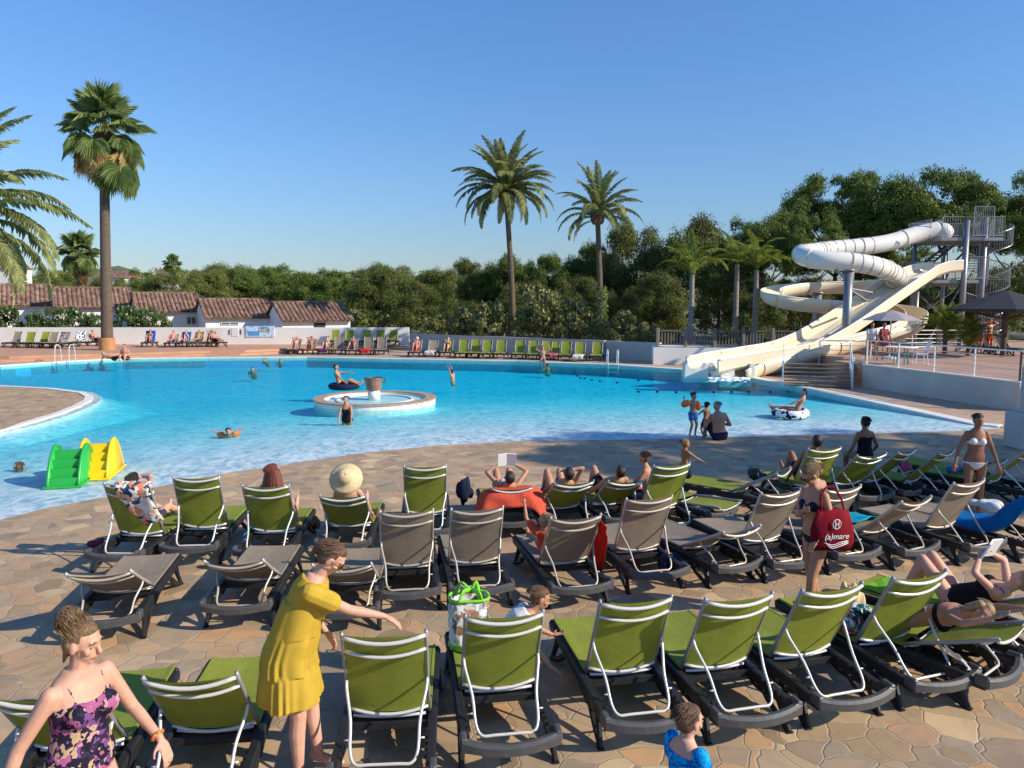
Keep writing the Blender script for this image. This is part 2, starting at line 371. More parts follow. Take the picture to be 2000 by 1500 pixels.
tag(sheet('terrace', fpoly, 0, K['stone_far']), kind='structure')
# pool floor: a beach that slopes into the water
def dseg(p, a, b):
    a, b, p = V(a), V(b), V(p); d = b-a; t = max(0, min(1, (p-a).dot(d)/max(d.length_squared, 1e-9))); return (p-a-d*t).length
def dline(p, L): return min(dseg(p, L[i], L[i+1]) for i in range(len(L)-1))
def floor_z(x, y):
    s = dline((x, y), nearx); e = dline((x, y), penin)
    k = min(1, s/15); d = .62*k**1.25
    d = min(d, .08+e*.3) if e > .02 else .05
    return -max(d, .016)
m, t, b, o = nodes('pool_liner'); v = coord(t)
f1 = noise(t, v, 3.0, 3, .55, 1.2); f2 = noise(t, v, .8, 2)  # mottled liner paint; its lighter flecks also stand in for caustic light
t.links.new(mix(t, .5, ramp(t, f1, [(.3, (.66, .74, .74)), (.5, (.76, .81, .79)), (.62, (.82, .85, .82))]), ramp(t, f2, [(.3, (.85,)*3), (.7, (1.05,)*3)]), 'MULTIPLY'), b.inputs['Base Color']); b.inputs['Roughness'].default_value = .7
K['liner'] = m
tag(sheet('pool_floor', pool, 0, K['liner'], grid=1.3, zf=floor_z), kind='structure')
mb = MB(); wl = penin + [(-34, 36), (-34, 39)] + farE
for i in range(len(wl)-1):
    a, c = wl[i], wl[i+1]; mb.add([(a[0],a[1],.0),(c[0],c[1],.0),(c[0],c[1],-.75),(a[0],a[1],-.75)], [(0,1,2,3)])
tag(mb.build('pool_wall', plain('blue_wall_paint', (.10, .56, .74), .5, .1, 1)), kind='structure')
# water: closed body, clear rippled surface that absorbs red
m, t, b, o = nodes('pool_water'); t.nodes.remove(b); v = coord(t, (1, 1.25, 1))
tp = t.nodes.new('ShaderNodeBsdfTransparent'); gl = N(t, 'BsdfGlossy', Roughness=.06)
h1 = N(t, 'TexNoise', Scale=2.2, Detail=3, Roughness=.55, Distortion=.8); t.links.new(v, h1.inputs['Vector'])
h2 = N(t, 'TexNoise', Scale=.7, Detail=2, Distortion=.5); t.links.new(v, h2.inputs['Vector'])
ad = mix(t, .5, h1.outputs['Fac'], h2.outputs['Fac'])
bp = t.nodes.new('ShaderNodeBump'); bp.inputs[0].default_value = 1; bp.inputs[1].default_value = .16; t.links.new(ad, bp.inputs['Height']); t.links.new(bp.outputs[0], gl.inputs['Normal'])
fr = t.nodes.new('ShaderNodeFresnel'); fr.inputs[0].default_value = 1.33; t.links.new(bp.outputs[0], fr.inputs['Normal'])
mt = N(t, 'Math', _operation='MULTIPLY'); mt.inputs[1].default_value = .18; t.links.new(fr.outputs[0], mt.inputs[0])
# caustic light of the ripples, painted as a noise tint on the surface
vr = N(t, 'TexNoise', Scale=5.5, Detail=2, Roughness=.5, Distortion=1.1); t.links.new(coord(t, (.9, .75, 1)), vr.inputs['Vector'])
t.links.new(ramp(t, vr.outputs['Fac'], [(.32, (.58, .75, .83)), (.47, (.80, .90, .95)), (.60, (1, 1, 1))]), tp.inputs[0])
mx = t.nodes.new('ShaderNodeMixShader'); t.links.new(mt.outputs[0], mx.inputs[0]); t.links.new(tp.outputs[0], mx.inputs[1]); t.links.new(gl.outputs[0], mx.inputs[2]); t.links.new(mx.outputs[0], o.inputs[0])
va = N(t, 'VolumeAbsorption', Density=.66); va.inputs['Color'].default_value = (0, .915, .975, 1); t.links.new(va.outputs[0], o.inputs[1])
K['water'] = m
wp = pool; ov, oe, of, *_ = delaunay_2d_cdt([V(p) for p in wp], [(i, (i+1) % len(wp)) for i in range(len(wp))], [], 0, 1e-5)
fs = [tuple(f) for f in of if inpoly(sum((ov[i] for i in f), V((0,0)))/len(f), wp)]
mb = MB(); n = len(ov)
def up_(f): a, b_, c = [ov[i] for i in f[:3]]; return f if (b_-a).cross(c-a) > 0 else f[::-1]
mb.add([(p.x, p.y, -.012) for p in ov] + [(p.x, p.y, -1.0) for p in ov], [up_(f) for f in fs] + [tuple(i+n for i in up_(f)[::-1]) for f in fs])
mb.add([(p[0], p[1], z) for p in wp for z in (-.012, -1.0)], [(2*i, 2*((i+1) % len(wp)), 2*((i+1) % len(wp))+1, 2*i+1) for i in range(len(wp))])
me = mb.mesh(); bm = bmesh.new(); bm.from_mesh(me); bmesh.ops.remove_doubles(bm, verts=bm.verts, dist=1e-4); bmesh.ops.recalc_face_normals(bm, faces=bm.faces); bm.to_mesh(me); bm.free()
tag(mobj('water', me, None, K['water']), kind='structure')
# coping
def strip(L, wd, z0, z1, side=1, closed=False):
    m = MB(); P = [V(p) for p in L]; rs = []
    for i, p in enumerate(P):
        d = (P[min(i+1, len(P)-1)]-P[max(i-1, 0)]).normalized(); nn = V((-d.y, d.x))*side
        q = p+nn*wd; q0 = p-nn*.03
        rs.append([(q0.x, q0.y, z0), (q0.x, q0.y, z1), (q.x, q.y, z1), (q.x, q.y, z0)])
    return m.rings([[V(k) for k in r] for r in rs])
tag(strip(farE, .42, -.2, .03).build('coping', K['coping']), kind='structure')
tag(strip(penin, .22, -.1, .03).build('coping', K['coping']), kind='structure')
tag(strip(penin, -.3, -.3, -.02, ).build('peninsula_step', K['coping']), kind='structure')
def slab(name, poly, z0, z1, mat):
    m = MB(); n = len(poly)
    a = sum(poly[i][0]*poly[(i+1) % n][1]-poly[(i+1) % n][0]*poly[i][1] for i in range(n))
    if a < 0: poly = poly[::-1]
    return m.rings([[V((x, y, z)) for x, y in poly] for z in (z0, z1)]).build(name, mat)
# raised terracotta deck behind the pool, two steps up
e1 = [xy(G(*p, .15)) for p in [(-150,703),(0,703),(200,697),(400,691),(470,690),(560,686),(650,681),(790,679)]]
tag(slab('deck_step', e1 + [(-8.2, 58.5), (-60, 58.5)], -.02, .15, K['terracotta']), kind='structure')
e2 = [(p[0], p[1]+.8) for p in e1]; e2[-1] = (e2[-1][0]-.4, e2[-1][1])
tag(slab('deck', e2 + [(-8.6, 58.52), (-60, 58.52)], .0, .30, K['terracotta']), kind='structure')
# low garden walls
def wallseg(name, a, b, z0, z1, th, mat, label, cat='wall'):
    a, b = V((a[0], a[1], 0)), V((b[0], b[1], 0)); d = b-a; c = (a+b)/2
    m = MB(); m.box((0, 0, (z0+z1)/2), (d.length, th, z1-z0)); o = m.build(name, mat)
    o.location = c; o.rotation_euler = (0, 0, math.atan2(d.y, d.x)); return tag(o, label, cat)
wallseg('garden_wall', (-55, 57.0), (-7.6, 56.8), .25, 1.54, .25, K['plaster'], 'long white rendered wall behind the raised deck, below the tiled bungalows')
pA, pB, pC = at(806, 690, 51.5), at(1182, 690, 46.3), at(1290, 690, 44.2)
wallseg('garden_wall', (-7.4, 56.6), xy(pB), -.02, 1.1, .25, K['plaster_grey'], 'low white wall in shade behind the long row of green loungers')  # the shade on this white wall is put into the grey plaster colour
wallseg('garden_wall', xy((pB.x+.1, pB.y)), xy(pC), -.02, 1.08, .25, K['plaster_grey'], 'short stretch of grey shaded wall between the loungers and the slide planter')  # same wall shade, carried by the plaster colour
# planter box beside the slide
a, c = at(1276, 700, 42.0), at(1600, 700, 41.2)
slabp = [xy(a), xy(c), (c.x+.3, c.y+3), (a.x+.4, a.y+3)]
pl = slab('planter_wall', slabp, -.02, .92, K['plaster']); tag(pl, 'white planter block topped by the wooden rail fence left of the slides', 'planter')
# ---------------- bungalows
def bungalow(rpx, Y, ez, L, label, rise=1.5, run=3.0, rz=R(31), door=None, win=None):
    p = at(rpx, 600, Y); root = thing('bungalow', label, 'bungalow', (p.x, p.y, 0), rz, 'white bungalows in a row behind the pool')
    # local: x from -L to 0 along the eave, y away
    w_ = MB(); y0, y1 = .45, .45+2*(run-.45)
    prof = [(y0, -.03), (y0, ez-.02), (run, ez+rise-.28), (y1, ez-.02), (y1, -.03)]
    w_.rings([[V((x, y, z)) for y, z in prof] for x in (-L+.12, -.12)])
    w_.build('wall', K['plaster'], root)
    r = MB(); nu = int(L/.33)
    for sgn in (0, 1):
        rows = []; N_ = nu*8
        for k in range(8):
            f = k/7
            for dz_ in ((0, .035) if k < 7 else (0,)):
                yy = f*run; zz = ez+f*rise - (dz_ if k else 0)
                row = []
                for i in range(N_+1):
                    x = -L+L*i/N_; row.append(V((x, yy if not sgn else 2*run-yy, zz+.125*abs(math.sin(math.pi*i/8))**.7)))
                rows.append(row); 
        r.rings(rows, False, False)
        lo = [V((-L+L*i/N_, (0 if not sgn else 2*run), ez-.03+.08*abs(math.sin(math.pi*i/8)))) for i in range(N_+1)]
        r.rings([lo, rows[0]], False, False)
        r.add([(-L, 0 if not sgn else 2*run, ez-.05), (0, 0 if not sgn else 2*run, ez-.05), (0, run, ez+rise-.07), (-L, run, ez+rise-.07)], [(0,1,2,3)])
    ro = r.build('roof', K['roof'], root)
    g = MB(); n_ = int(L/.4)
    for i in range(n_): g.cap((-L+i*L/n_, run, ez+rise+.04), (-L+(i+1)*L/n_, run, ez+rise+.02), .11, .09, 8)
    g.build('ridge_tiles', K['roof'], root, True)
    for x in (-L+.05, -.05):
        q = MB(); q.tube([(x, -.02, ez+.07), (x, run, ez+rise+.07)], .09, 8); q.build('verge_tiles', K['roof'], root, True)
    if door:
        x, h = door; d = MB(); d.box((x, y0-.02, h/2), (.9, .06, h)); do = d.build('door', K['black'], root)
        f = MB(); f.box((x, y0-.015, h+.06), (1.1, .05, .1)); f.build('lintel', K['plaster_grey'], root)
    if win:
        x, z, ww, hh = win; d = MB(); d.box((x, y0-.02, z), (ww, .06, hh)); wo = d.build('window', K['steel_dark'], root)
        f = MB()
        for sx_ in (-1, 0, 1): f.box((x+sx_*ww/2, y0-.06, z), (.04, .05, hh+.04))
        for sz_ in (-1, 1): f.box((x, y0-.06, z+sz_*hh/2), (ww-.05, .045, .04))
        f.build('frame', K['white'], wo)
    return root
bungalow(690, 61.0, 1.95, 5.6, 'white bungalow with clay tile roof at the right end of the row, dark doorway', 1.42, 3.0, door=(-2.6, 1.78))
bungalow(541, 62.0, 2.16, 5.5, 'white bungalow with clay roof behind the blue information board', 1.45, win=(-3.6, 1.72, 1.3, .22))
bungalow(397, 63.0, 2.62, 5.0, 'white bungalow in the middle of the row, small barred window at its right end', 1.5, win=(-.9, 1.9, .7, .6))
bungalow(262, 64.0, 2.96, 5.8, 'white bungalow whose clay roof is crossed by the tall palm trunk', 1.6)
bungalow(105, 65.0, 3.11, 7.4, 'white bungalow with clay roof cut by the left edge of the photo', 1.75)
# information board and notice on the wall
b_ = at(508, 650, 56.7); root = thing('information_board', 'blue and white information board mounted on the white garden wall', 'board', (b_.x, 56.7, 0))
q = MB(); q.box((0, 0, 1.28), (2.1, .05, .86)); q.build('panel', pattern('board_print', [(.25, .5, .75), (.5, .68, .82), (.7, .76, .8), (.12, .38, .68)], 2.2, kind='NOISE'), root)
q = MB(); q.box((0, -.04, 1.76), (2.16, .06, .1)); q.build('header', plain('board_blue', (.05, .22, .5), .4), root)
q = MB(); q.box((.3, -.035, 1.4), (.75, .02, .34)); q.build('picture', pattern('board_pic', [(.03, .15, .3), (.3, .4, .4), (.6, .65, .6)], 6, kind='NOISE'), root)
q = MB(); q.box((-.45, -.035, 1.12), (.8, .02, .3)); q.build('picture', plain('board_blue2', (.1, .35, .7), .4), root)
b_ = at(459, 650, 56.7); nt_ = thing('notice', 'small white paper notice on the wall left of the blue board', 'notice', (b_.x, 56.72, 0))
q = MB(); q.box((0, 0, 1.2), (.5, .03, .62)); q.build('sheet', K['white'], nt_)
for s_ in (-1, 1):
    q = MB(); q.box((s_*.42, 0, 1.2), (.06, .05, .36)); q.build('clip', K['navy'], nt_)
# hills in the distance
m = MB(); rows = []
for j in range(9):
    y = 180+j*70; row = []
    for i in range(61):
        x = -560+i*16*1.4; s = math.exp(-((x+330)/260)**2)*14 + 7*math.exp(-((x+60)/160)**2) + 14*math.exp(-((x-420)/300)**2)
        z = s*math.sin(min(1, j/4)*math.pi/2)*(1+.12*math.sin(i*.7+j))-.5
        if j >= 4: z += 13*math.exp(-((x+266)/17)**2)*math.exp(-((y-520)/60)**2)
        row.append(V((x, y, z)))
    rows.append(row)
m.rings(rows, False, False)
tag(m.build('hills', plain('wooded_hill', (.12, .14, .06), .95, .35, .05), sm=True), kind='structure')
# ================= PLANTS =================
def leafcloud(n, centers, radii, size, up=.0, shell=.55, seed=0, squash=.8, normal_out=.6):
    """n small leaf quads spread through clumps"""
    g = np.random.default_rng(seed); centers = np.array(centers); radii = np.array(radii)
    p_ = radii**2; idx = g.choice(len(centers), n, p=p_/p_.sum())
    d = g.normal(size=(n, 3)); d /= np.linalg.norm(d, axis=1)[:, None]; d[:, 2] = np.where(d[:, 2] < -.35, -d[:, 2]*.6, d[:, 2])
    r = radii[idx]*(shell+(1-shell)*g.random(n)**.5)*(1+.20*np.sin(d[:, 0]*7+idx*1.7)*np.sin(d[:, 1]*6+idx)+.16*np.sin(d[:, 2]*9+idx*2.3+d[:, 0]*5))*np.where(g.random(n) < .12, 1.18, 1)
    pos = centers[idx] + d*r[:, None]*np.array([1, 1, squash])
    nrm = d*normal_out + g.normal(size=(n, 3))*.55; nrm[:, 2] += up; nrm /= np.linalg.norm(nrm, axis=1)[:, None]
    a = np.cross(nrm, g.normal(size=(n, 3))); a /= np.linalg.norm(a, axis=1)[:, None]; b = np.cross(nrm, a)
    s = size*(.6+.8*g.random(n))[:, None]
    v = np.stack([pos-a*s, pos-b*s*.55, pos+a*s, pos+b*s*.55], 1).reshape(-1, 3)
    return v
def quadmesh(v, name='leaves'):
    n = len(v)//4; me = bpy.data.meshes.new(name); me.vertices.add(n*4); me.vertices.foreach_set('co', np.asarray(v, dtype=np.float32).ravel())
    me.loops.add(n*4); me.loops.foreach_set('vertex_index', np.arange(n*4, dtype=np.int32)); me.polygons.add(n)
    me.polygons.foreach_set('loop_start', np.arange(0, n*4, 4, dtype=np.int32)); me.polygons.foreach_set('loop_total', np.full(n, 4, dtype=np.int32))
    me.update(); return me
def crown_mesh(kind, seed, n=9000):
    """unit crown: radius 1, base at z=0"""
    g = np.random.default_rng(seed); cs = []; rs = []
    if kind == 'pine':
        for i in range(74):
            a = g.random()*6.283; r = g.random()**.5*.88; h = .78*math.sqrt(max(0, 1-r*r))
            cs.append((r*math.cos(a), r*math.sin(a), .15+h*(.25+.85*g.random()))); rs.append(.13+.15*g.random()**1.5)
        return quadmesh(leafcloud(n, cs, rs, .0125, .35, .45, seed, .72))
    if kind == 'broad':
        for i in range(44):
            a = g.random()*6.283; z = g.random(); r = math.sqrt(max(0, 1-(z*1.0-.35)**2))*(.45+.5*g.random())
            cs.append((r*math.cos(a)*.9, r*math.sin(a)*.9, .05+z*1.25)); rs.append(.2+.16*g.random())
        return quadmesh(leafcloud(n, cs, rs, .016, .2, .5, seed, .8))
    if kind == 'shrub':
        for i in range(34):
            a = g.random()*6.283; z = g.random()**.8; r = (1-.35*z)*(.3+.7*g.random())
            cs.append((r*math.cos(a)*.85, r*math.sin(a)*.85, .12+z*.85)); rs.append(.13+.12*g.random())
        return quadmesh(leafcloud(n, cs, rs, .042, .1, .35, seed, .9, .3))
PINE = [crown_mesh('pine', i+10, 100000) for i in range(4)]
BROAD = [crown_mesh('broad', i+30, 60000) for i in range(4)]
SHRUB = [crown_mesh('shrub', i+50, 5000) for i in range(3)]
for L_, mm in ((PINE, 'pine'), (BROAD, 'broad'), (SHRUB, 'shrub')):
    for me in L_: me.materials.append(K[mm])
BROAD2 = [me.copy() for me in BROAD[:3]]
for me in BROAD2: me.materials.clear(); me.materials.append(K['far_leaf'])
OLE = [me.copy() for me in SHRUB]
for me in OLE: me.materials.clear(); me.materials.append(K['oleander'])
def limbs(mb, base, top, r0, n=6, spread=1.5, seed=0, start=.45):
    g = random.Random(seed); base, top = V(base), V(top); mid = (base+top)/2+V((g.uniform(-.2, .2), g.uniform(-.2, .2), 0))*(top-base).length*.25
    P = catmull([base, mid, top], 5); rr = [r0*(1-.65*i/(len(P)-1)) for i in range(len(P))]; mb.tube(P, rr, 8)
    for k in range(n):
        i = int(len(P)*(start+(1-start)*.9*k/n)); p = P[min(i, len(P)-2)]; a = g.random()*6.28; L = (top-base).length*.45*spread*g.uniform(.6, 1.1)
        q = p+V((math.cos(a)*L*.45, math.sin(a)*L*.45, L*.3)); e = p+V((math.cos(a)*L*.8, math.sin(a)*L*.8, L*.7))
        mb.tube(catmull([p, q, e], 3), [r0*.35*(1-.7*j/6) for j in range(7)], 5)
TRUNKS = []
for i in range(4):
    mb = MB(); limbs(mb, (0, 0, -.1), (random.uniform(-.08, .08), 0, 1.0), .045, 9, 1.0, i, .4); TRUNKS.append(mb.mesh('trunk_mesh')); TRUNKS[-1].materials.append(K['bark']); smooth(TRUNKS[-1])
def tree(name, loc, H, rad, ch, lib, k, label, group, cat='tree', crown_z=None):
    """H total height, rad crown radius, ch crown height; meshes are shared"""
    root = thing(name, label, cat, loc, random.random()*6.28, group)
    c = mobj('crown', lib[k % len(lib)], root); zs = ch/(1.08 if lib is PINE else 1.4 if lib in (BROAD, BROAD2) else 1.05)
    c.scale = (rad, rad, zs); c.location = (0, 0, H-ch)
    t_ = mobj('trunk', TRUNKS[k % 4], root); th = H-ch*(.8 if lib is PINE else .45); t_.scale = (th*(.8 if lib is PINE else .8), th*.8, th); return root
# --- pines and broadleaf trees: (px, depth, top py, crown half-width px, crown height share)
def by(px, topy, wpx, Y, share, lib, k, name, label, group, cat='tree'):
    p = at(px, topy, Y); H = p.z; rad = wpx/1500*Y
    return tree(name, (p.x, Y, -.03), H, rad, H*share, lib, k, label, group, cat)
gp = 'umbrella pines behind the slide'
for i, (px, ty, wp_, Y, sh, lab) in enumerate([
    (1640, 322, 112, 66, .55, 'tall dark umbrella pine rising behind the spiral slide'),
    (1850, 312, 135, 60, .58, 'widest umbrella pine, its crown above the slide tower'),
    (1985, 345, 95, 58, .62, 'umbrella pine cut by the right edge, behind the thatched pavilion'),
    (1500, 400, 88, 62, .62, 'umbrella pine with bright tips left of the spiral slide'),
    (1590, 405, 70, 57, .62, 'umbrella pine directly above the leftmost bend of the slide'),
    (1730, 420, 90, 70, .7, 'umbrella pine filling the gap between the two tallest pines'),
    (1430, 432, 62, 68, .7, 'smaller umbrella pine at the left foot of the pine group')]):
    by(px, ty, wp_, Y, sh, PINE, i, 'pine_tree', lab, gp)
gp = 'trees behind the long row of green loungers'
for i, (px, ty, wp_, Y, sh, lib, lab) in enumerate([
    (1330, 425, 78, 66, .85, BROAD, 'tall rounded tree right of the ivy-clad palm'),
    (1240, 445, 72, 70, .85, BROAD, 'rounded tree just behind the smaller date palm'),
    (1400, 470, 60, 60, .85, BROAD, 'dark tree behind the three slender queen palms'),
    (1170, 462, 62, 74, .8, PINE, 'pine whose top peeks out left of the ivy-clad palm'),
    (1080, 488, 62, 72, .8, PINE, 'flat pine between the two date palms'),
    (1000, 486, 70, 76, .8, PINE, 'pine crossed by the trunk of the taller date palm'),
    (930, 512, 48, 78, .85, BROAD, 'tree left of the taller date palm'),
    (870, 530, 55, 84, .85, BROAD2, 'olive green tree right of the bungalow roofs'),
    (800, 545, 62, 72, .9, BROAD, 'dark broadleaf tree beside the last bungalow'),
    (735, 528, 60, 80, .9, BROAD, 'broadleaf tree rising over the end of the bungalow row'),
    (1290, 540, 60, 56, .9, BROAD, 'dark understorey tree left of the wooden rail fence'),
    (1210, 560, 48, 58, .9, BROAD, 'low dark tree behind the ivy-clad trunk'),
    (1480, 540, 60, 55, .9, BROAD, 'dark understorey tree behind the wooden rail fence'),
    (1570, 545, 60, 58, .9, BROAD, 'dark tree behind the lower slide column'),
    (1700, 560, 70, 60, .9, BROAD, 'dark tree behind the straight slide'),
    (1830, 560, 65, 58, .9, BROAD, 'tree seen between the legs of the slide tower'),
    (1960, 520, 80, 56, .9, BROAD, 'dark tree behind the thatched pavilion'),
    (1130, 545, 55, 64, .9, BROAD, 'dark tree between the two date palm trunks'),
    (1020, 555, 60, 66, .9, BROAD, 'dark tree behind the pale-leaved shrub'),
    (900, 580, 50, 62, .9, BROAD, 'dark low tree left of the pale-leaved shrub')]):
    by(px, ty, wp_, Y, sh, lib, i, 'tree' if lib is not PINE else 'pine_tree', lab, gp)
gp = 'trees behind the bungalows'
for i, (px, ty, wp_, Y, sh, lib, lab) in enumerate([
    (640, 518, 66, 92, .85, PINE, 'flat-topped pine above the rightmost tiled roof'),
    (560, 520, 60, 98, .8, PINE, 'bright umbrella pine above the second roof from the right'),
    (480, 516, 58, 104, .8, PINE, 'umbrella pine behind the middle of the roofs'),
    (400, 530, 52, 96, .85, BROAD2, 'pale green tree right of the tall fan palm'),
    (330, 538, 50, 88, .85, BROAD2, 'pale tree above the roof crossed by the tall trunk'),
    (270, 528, 48, 108, .85, PINE, 'small umbrella pine right beside the tall trunk'),
    (110, 532, 46, 100, .85, BROAD2, 'pale tree left of the shaggy fan palm'),
    (40, 545, 50, 84, .85, PINE, 'low umbrella pine above the leftmost roof'),
    (-40, 530, 60, 90, .85, PINE, 'umbrella pine at the left edge of the photo'),
    (760, 520, 62, 112, .9, BROAD2, 'distant broad tree between the roofs and the taller date palm'), (840, 524, 60, 118, .9, PINE, 'distant pine left of the taller date palm'), (520, 512, 60, 125, .9, PINE, 'distant pine on the skyline above the middle roofs'),
    (440, 520, 55, 130, .9, BROAD2, 'distant tree on the skyline left of the bright umbrella pine'), (890, 515, 50, 100, .9, PINE, 'distant pine right at the foot of the skyline dip'),
    (700, 540, 40, 110, .8, BROAD2, 'distant pale tree right of the flat-topped pine'),
    (215, 545, 45, 86, .9, BROAD2, 'pale tree behind the foot of the tall trunk')]):
    by(px, ty, wp_, Y, sh, lib, i+1, 'tree' if lib is not PINE else 'pine_tree', lab, gp)
# shrubs
for i, (px, ty, wp_, Y, lab) in enumerate([
    (960, 590, 60, 53, 'big loose shrub at the foot of the taller date palm'),
    (1060, 560, 68, 53.5, 'tallest pale-leaved shrub behind the green loungers'),
    (1130, 588, 55, 51, 'pale-leaved shrub left of the ivy-clad palm trunk'),
    (905, 600, 45, 55, 'shrub at the left end of the pale-leaved group'),
    (1215, 610, 42, 49, 'low shrub right of the ivy-clad palm trunk'),
    (1265, 632, 36, 47, 'lowest shrub beside the end post of the rail fence'),
    (850, 620, 40, 58, 'dark shrub above the wall where the loungers begin')]):
    by(px, ty, wp_, Y, .97, SHRUB, i, 'shrub', lab, 'shrubs behind the loungers', 'shrub')
FL = []
for i in range(2):
    g = np.random.default_rng(70+i); d = g.normal(size=(110, 3)); d /= np.linalg.norm(d, axis=1)[:, None]; d[:, 2] = abs(d[:, 2]); FL.append(quadmesh(leafcloud(110, d*.8+np.array([0, 0, .2]), np.full(110, .12), .04, seed=i))); FL[-1].materials.append(K['flower'])
for i, (px, ty, wp_, lab) in enumerate([(10, 598, 50, 'oleander at the left edge behind the wall'), (80, 606, 42, 'oleander behind the second loungers from the left'), (135, 602, 44, 'oleander just left of the tall trunk'),
        (250, 598, 46, 'white flowering oleander just right of the tall trunk'), (300, 606, 44, 'white flowering oleander behind the blue towels'), (180, 614, 30, 'small oleander behind the tall trunk')]):
    r_ = by(px, ty, wp_, 58.8, .97, OLE, i, 'oleander', lab, 'oleanders behind the white wall', 'shrub'); c_ = [c for c in r_.children if c.name.startswith('crown')][0]
    f_ = mobj('blossoms', FL[i % 2], r_); f_.scale = c_.scale; f_.location = c_.location
# far wood: one mass
vs = []
g = np.random.default_rng(5)
for i in range(330):
    Y = 120+g.random()**1.2*300; px = -200+2500*g.random(); x = (px-1000)/1500*Y
    hz = max(0, math.exp(-((x+330)/260)**2)*14 + 7*math.exp(-((x+60)/160)**2)+14*math.exp(-((x-420)/300)**2))*math.sin(min(1, max(0, (Y-180)/280))*math.pi/2)
    rad = 3.5+3.5*g.random(); H = 4+3*g.random()
    c = [(x+g.normal()*rad*.45, Y+g.normal()*rad*.4, hz+H*(.55+.4*g.random())) for _ in range(7)]
    vs.append(leafcloud(420, c, [rad*.42]*7, .42, .4, .6, i, .6))
tag(mobj('far_wood', quadmesh(np.concatenate(vs)), None, K['far_leaf']), kind='stuff')
vs = []
for i in range(150):
    x = -60+g.random()*120; Y = 60+g.random()*22 if x > -12 else 68+g.random()*18
    vs.append(leafcloud(260, [(x+g.normal()*.8, Y+g.normal()*.5, .5+g.random()*1.6) for _ in range(5)], [1.1]*5, .2, .2, .4, 900+i))
tag(mobj('undergrowth', quadmesh(np.concatenate(vs)), None, K['broad']), kind='stuff')
# cypresses, distant houses
for px, ty, lab in ((34, 478, 'thin dark cypress on the skyline at the far left'), (41, 500, 'shorter cypress beside the thin one')):
    p = at(px, ty, 150); root = thing('cypress', lab, 'tree', (p.x, 150, 0), 0, 'cypresses on the skyline')
    me = quadmesh(leafcloud(900, [(0, 0, p.z*(.1+.85*i/14)) for i in range(15)], [.15+.75*math.sin(math.pi*(.12+.86*(1-i/14)))*.9 for i in range(15)], .2, .3, .3, 3, 1.4)); mobj('crown', me, root, K['pine'])
    q = MB(); q.cyl((0, 0, 0), .2, p.z*.5, 8); q.build('trunk', K['bark'], root)
for px, py, Y, wd, lab in ((14, 521, 190, 8, 'distant house with orange roof at the left skyline'), (228, 538, 150, 6, 'distant pale house right of the tall trunk'), (330, 531, 210, 4, 'tiny distant white house near the small far palm')):
    p = at(px, py, Y); root = thing('house', lab, 'house', (p.x, Y, 0)); q = MB(); q.box((0, 0, (p.z-.6)/2), (wd, 6, p.z-.6)); q.build('wall', K['plaster'], root)
    q = MB(); q.rings([[V((x, -3.4, p.z-.6)), V((x, 0, p.z+.9)), V((x, 3.4, p.z-.6))] for x in (-wd/2-.3, wd/2+.3)]); q.build('roof', K['roof'], root)
# ---------------- palms
def frond_mesh(L, droop, n=44, lw=.038, ll=.42, curl=1.0, seed=0):
    """pinnate frond along +X from origin, arching up then down"""
    g = random.Random(seed); mb = MB(); P = []
    a = .0; p = V((0, 0, 0)); N_ = 22; ang = 1.0*curl
    for i in range(N_+1):
        P.append(p.copy()); t_ = i/N_; an = ang-(droop)*t_**1.25; p = p+V((math.cos(an), 0, math.sin(an)))*L/N_
    mb.tube(P, [.035*(1-.85*i/N_)+.004 for i in range(N_+1)], 4)
    for i in range(n):
        t_ = .12+.88*i/n; f = t_*N_; k = min(int(f), N_-1); q = P[k].lerp(P[k+1], f-k); d = (P[k+1]-P[k]).normalized()
        for s in (-1, 1):
            ln = ll*(math.sin(math.pi*min(1, t_*.8+.2))**.6)*g.uniform(.85, 1.1)*L/3
            e = (d*.75 + V((0, s*.85, 0)) + V((0, 0, -.1)) + V((g.uniform(-.1, .1), 0, g.uniform(-.15, .15)))).normalized()
            tip = q+e*ln+V((0, 0, -.28*ln)); mid = q+e*ln*.55+V((0, 0, .0)); w_ = d*lw*L/3
            mb.add([q-w_*.5, q+w_*.5, mid+w_, tip, mid-w_], [(0, 1, 2, 3, 4)])
    return mb.mesh('frond')
def fan_mesh(pet, rad, droop, seed=0, n=32):
    """fan leaf: petiole along +X then a folded fan whose tips hang"""
    g = random.Random(seed); mb = MB(); P = []; p = V((0, 0, 0))
    for i in range(7): P.append(p.copy()); an = .35-droop*(i/6)*.7; p = p+V((math.cos(an), 0, math.sin(an)))*pet/6
    mb.tube(P, .018, 4); an = .35-droop*.8; hub = P[-1]
    for i in range(n):
        a = R(-125+250*i/(n-1)); d = V((math.cos(a)*math.cos(an), math.sin(a), math.cos(a)*math.sin(an)-.08*abs(math.sin(a)))); r = rad*g.uniform(.82, 1.05)*(1-.25*abs(a)/2.2)
        m1 = hub+d*r*.5; dd = V((d.x*.75, d.y*.75, d.z-.55-droop*.25)).normalized(); tip = m1+dd*r*.62; s = V((-math.sin(a), math.cos(a)*1.0, 0))*r*.048
        mb.add([hub, m1-s, tip, m1+s], [(0, 1, 2), (0, 2, 3)])
    return mb.mesh('fan')
